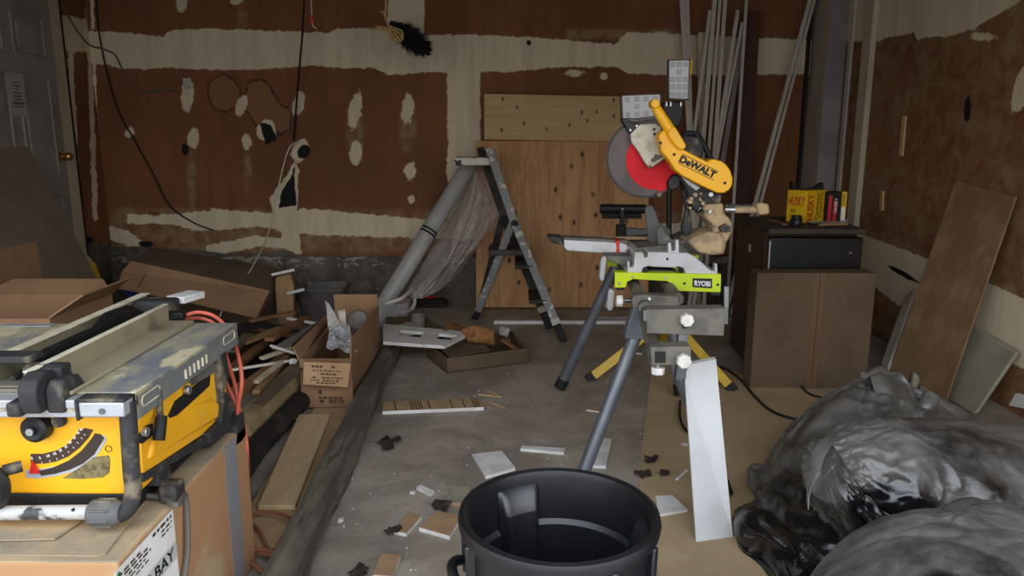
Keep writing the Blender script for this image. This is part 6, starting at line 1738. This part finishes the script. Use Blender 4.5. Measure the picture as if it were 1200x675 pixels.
# front face: knob, bevel scale, slot, label
kn = onY(47, 499, FYY - .004)
bm = BM(); lathe(bm, [(.001, -.032), (.008, -.032), (.009, -.026), (.020, -.028), (.027, -.022), (.029, -.002), (.025, .0), (.001, 0)], kn, 36, 'Y'); kk = obj('front_knob', bm, 'black_plastic', ts)
bm = BM(); lathe(bm, [(.001, -.036), (.008, -.036), (.008, -.028), (.001, -.028)], kn, 6, 'Y'); obj('knob_nut', bm, 'alu', kk)
bm = BM(); p = onY(71, 492, FYY - .002); lathe(bm, [(.001, -.012), (.012, -.012), (.014, 0), (.001, 0)], p, 20, 'Y'); obj('front_bolt', bm, 'dusty_black', ts)
def fpoly(nm, pts, lift, th, m_, bev=.0005, par=None):
    bm = BM(); prism(bm, poly(pts, FYY - lift), (0, th, 0)); return obj(nm, bm, m_, par or ts, bev=bev)
sc_ = fpoly('bevel_scale', [(35.5, 532), (50, 532), (66, 528), (80, 520), (88, 511), (92, 503.5), (100, 502), (109, 504), (103, 514), (93, 525), (80, 535), (66, 541), (52, 543.5), (36, 543.5)], .0015, .003, 'ink_brown')
fpoly('slot_rim', [(30, 551), (48, 549.5), (66, 546.5), (84, 539.5), (98, 529), (109, 515.5), (114.5, 508.5), (123, 511), (125, 516), (113, 535), (100, 546), (84, 553.5), (64, 558.5), (44, 561), (30, 560)], .001, .003, 'rail_white')
fpoly('bevel_slot', [(45, 552), (62, 548), (80, 540), (95, 528.5), (106, 515.5), (111, 508), (118, 509.5), (122, 513.5), (110, 533), (97, 543.5), (82, 550.5), (64, 555.5), (48, 557.8)], .0022, .003, 'fridge_side')
fpoly('pointer', [(33.5, 555), (37.5, 540), (45, 552), (45, 555.5)], .006, .003, 'red_plastic')
fpoly('data_plate', [(73, 560.5), (90, 550), (110, 535.5), (127, 534), (129, 538), (128, 554), (121, 559.5), (95, 561.5)], .0012, .003, 'dust_plate')
path = [(38.5, 537.5), (48, 537), (57, 535), (65, 532.5), (72, 528.8), (78.5, 524.5), (84, 519.5), (89, 514), (93.5, 508.5), (97, 504.5)]
for k, (x, y) in enumerate(path):
    x2, y2 = path[min(k + 1, 9)]; x1, y1 = path[max(k - 1, 0)]
    a = math.atan2(-(y2 - y1), x2 - x1)
    p = onY(x - 1.5, y + 1, FYY - .0018); s_ = .0052
    ux = Vector((math.cos(a), 0, math.sin(a))); uy = Vector((-math.sin(a), 0, math.cos(a)))
    lettering(str(k * 5), p, ux * s_ * (1.3 if k > 1 else .65), uy * s_ * 1.15, 'ink_white', sc_, name='scale_number', bold=.02)
    bm = BM(); q = onY(x + 1, y + 4.2, FYY - .0018); bar(bm, q, q - uy * .0045, .0009, .0006, (0, 1, 0)); obj('scale_tick', bm, 'ink_white', sc_, smooth=False)
bm = BM(); p = onY(127, 526, FYY - .0012); lathe(bm, [(.0058, 0), (.0072, 0), (.0072, .001), (.0058, .001)], p, 24, 'Y'); obj('recycle_mark', bm, 'leaf_brown', ts)
# black front corner tube down to the pale foot tube
bm = BM(); tube(bm, [onY(149, 470, 1.425), onY(151, 500, 1.42), onY(154, 550, 1.41), onY(156, 575, 1.405), onY(151, 595, 1.40), onY(138, 604, 1.395), onY(126, 604, 1.395)], .0165, 18, 6); obj('corner_tube', bm, 'dusty_black', ts)
bm = BM(); tube(bm, [onY(-80, 602, 1.395), onY(112, 600, 1.395)], .0145, 18); ft_ = obj('foot_tube', bm, 'foot_tube', ts)
bm = BM(); p0, p1 = onY(106, 601, 1.395), onY(143, 601, 1.395)
lathe(bm, [(.001, 0), (.022, 0), (.0265, .006), (.0265, p1.x - p0.x - .014), (.020, p1.x - p0.x), (.001, p1.x - p0.x)], p0, 28, 'X'); nb = obj('tube_collar', bm, 'dusty_grey', ts, bev=.001)
for k in range(8):
    a = math.pi * 2 * k / 8 + .2; d_ = Vector((0, math.cos(a), math.sin(a))) * .0265
    bm = BM(); tube(bm, [p0 + d_ + Vector((.012, 0, 0)), p0 + d_ + Vector((p1.x - p0.x - .016, 0, 0))], .003, 8); obj('collar_rib', bm, 'dusty_grey', nb)
bm = BM(); c_ = onY(85, 598, 1.382); cyl(bm, c_, c_ + Vector((0, .004, 0)), .003, 10); obj('tube_hole', bm, 'ink_black', ft_)
# height wheel at the left edge
bm = BM(); c_ = onY(-22, 572, 1.39); lathe(bm, [(.03, -.01), (.05, -.016), (.058, 0), (.05, .016), (.03, .01)], c_, 36, 'Y'); hw = obj('hand_wheel', bm, 'black_plastic', ts)
bm = BM(); cyl(bm, onY(3, 552, 1.41), onY(26, 546, 1.43), .012, 16); obj('wheel_shaft', bm, 'dusty_black', hw)
# lock lever on the right, rear black frame and feet
bm = BM(); tube(bm, [onX(186, 456, -.755), onX(187, 475, -.752), onX(188, 492, -.75)], .007, 12); le = obj('lock_lever', bm, 'dusty_black', ts)
bm = BM(); tube(bm, [onX(189, 488, -.748), onX(188, 500, -.746), onX(186, 516, -.746)], [.012, .0155, .0125], 16, 4); obj('lever_grip', bm, 'black_rubber', le)
side('rear_frame', [(258, 416), (266, 410), (269, 440), (264, 458), (272, 468), (272, 500), (262, 512), (248, 520), (246, 508), (260, 494), (262, 470), (259, 440)], -.752, .03, 'dusty_black', None, .004)
side('rear_foot', [(278, 500), (286, 482), (289, 510), (284, 518), (276, 524)], -.745, .10, 'dusty_black', None, .004)
side('side_bar', [(168, 556), (246, 508), (262, 512), (246, 525), (240, 522), (200, 545), (202, 560), (210, 562), (203, 570), (186, 570), (186, 556), (168, 566)], -.765, .03, 'dusty_black', None, .004)
tb_('side_foot', (onX(200, 560, -.75).x, onX(200, 560, -.75).y, CZ1 + .022), (.04, .05, .04), 'dusty_black', None, bev=.006)
tb_('chassis', ((TXL - .80) / 2, 1.67, CZ1 + .031), (-.80 - TXL, .44, .052), 'black_matte', None, bev=.006)

# cords round the table saw
def c3(name, pts, r, m_, label):
    bm = BM(); tube(bm, pts, r, 8, 8); return tag(obj(name, bm, m_), label, 'cord')
c3('electric_cord', [onZ(120, 583, .45), onZ(165, 581, .445), onZ(190, 583, .442), onZ(207, 592, .441), Vector((CX1 + .008, onX(215, 604, CX1).y, .425)), onX(220, 625, CX1 + .012), onX(219, 655, CX1 + .012), onX(215, 690, CX1 + .012), onX(212, 760, CX1 + .012)], .0065, 'cord_grey', 'grey power cord hanging over the right edge of the big carton')
c3('extension_cord', [onY(216, 370, 2.06), onY(232, 366, 2.08), onY(250, 370, 2.08), onY(264, 382, 2.06), onY(275, 402, 2.04), onY(282, 430, 2.0), onY(283, 452, 1.98), onY(279, 476, 1.97), onY(278, 500, 1.97)], .0055, 'orange_cord', 'orange cord looping behind the table saw, its upper loop')
c3('extension_cord', [onY(218, 374, 2.10), onY(236, 373, 2.10), onY(252, 380, 2.10), onY(260, 396, 2.08), onY(266, 420, 2.06), onY(275, 450, 2.04), onY(280, 478, 2.02), onY(287, 505, 2.0), onY(290, 535, 2.0), onZ(291, 580, .05)], .0055, 'orange_cord', 'orange cord hanging from the table saw down to the coil on the floor')
c3('extension_cord', [onY(262, 440, 2.12), onY(268, 455, 2.10), onY(276, 472, 2.09), onY(283, 488, 2.08)], .0055, 'orange_cord', 'short stretch of orange cord behind the other two')
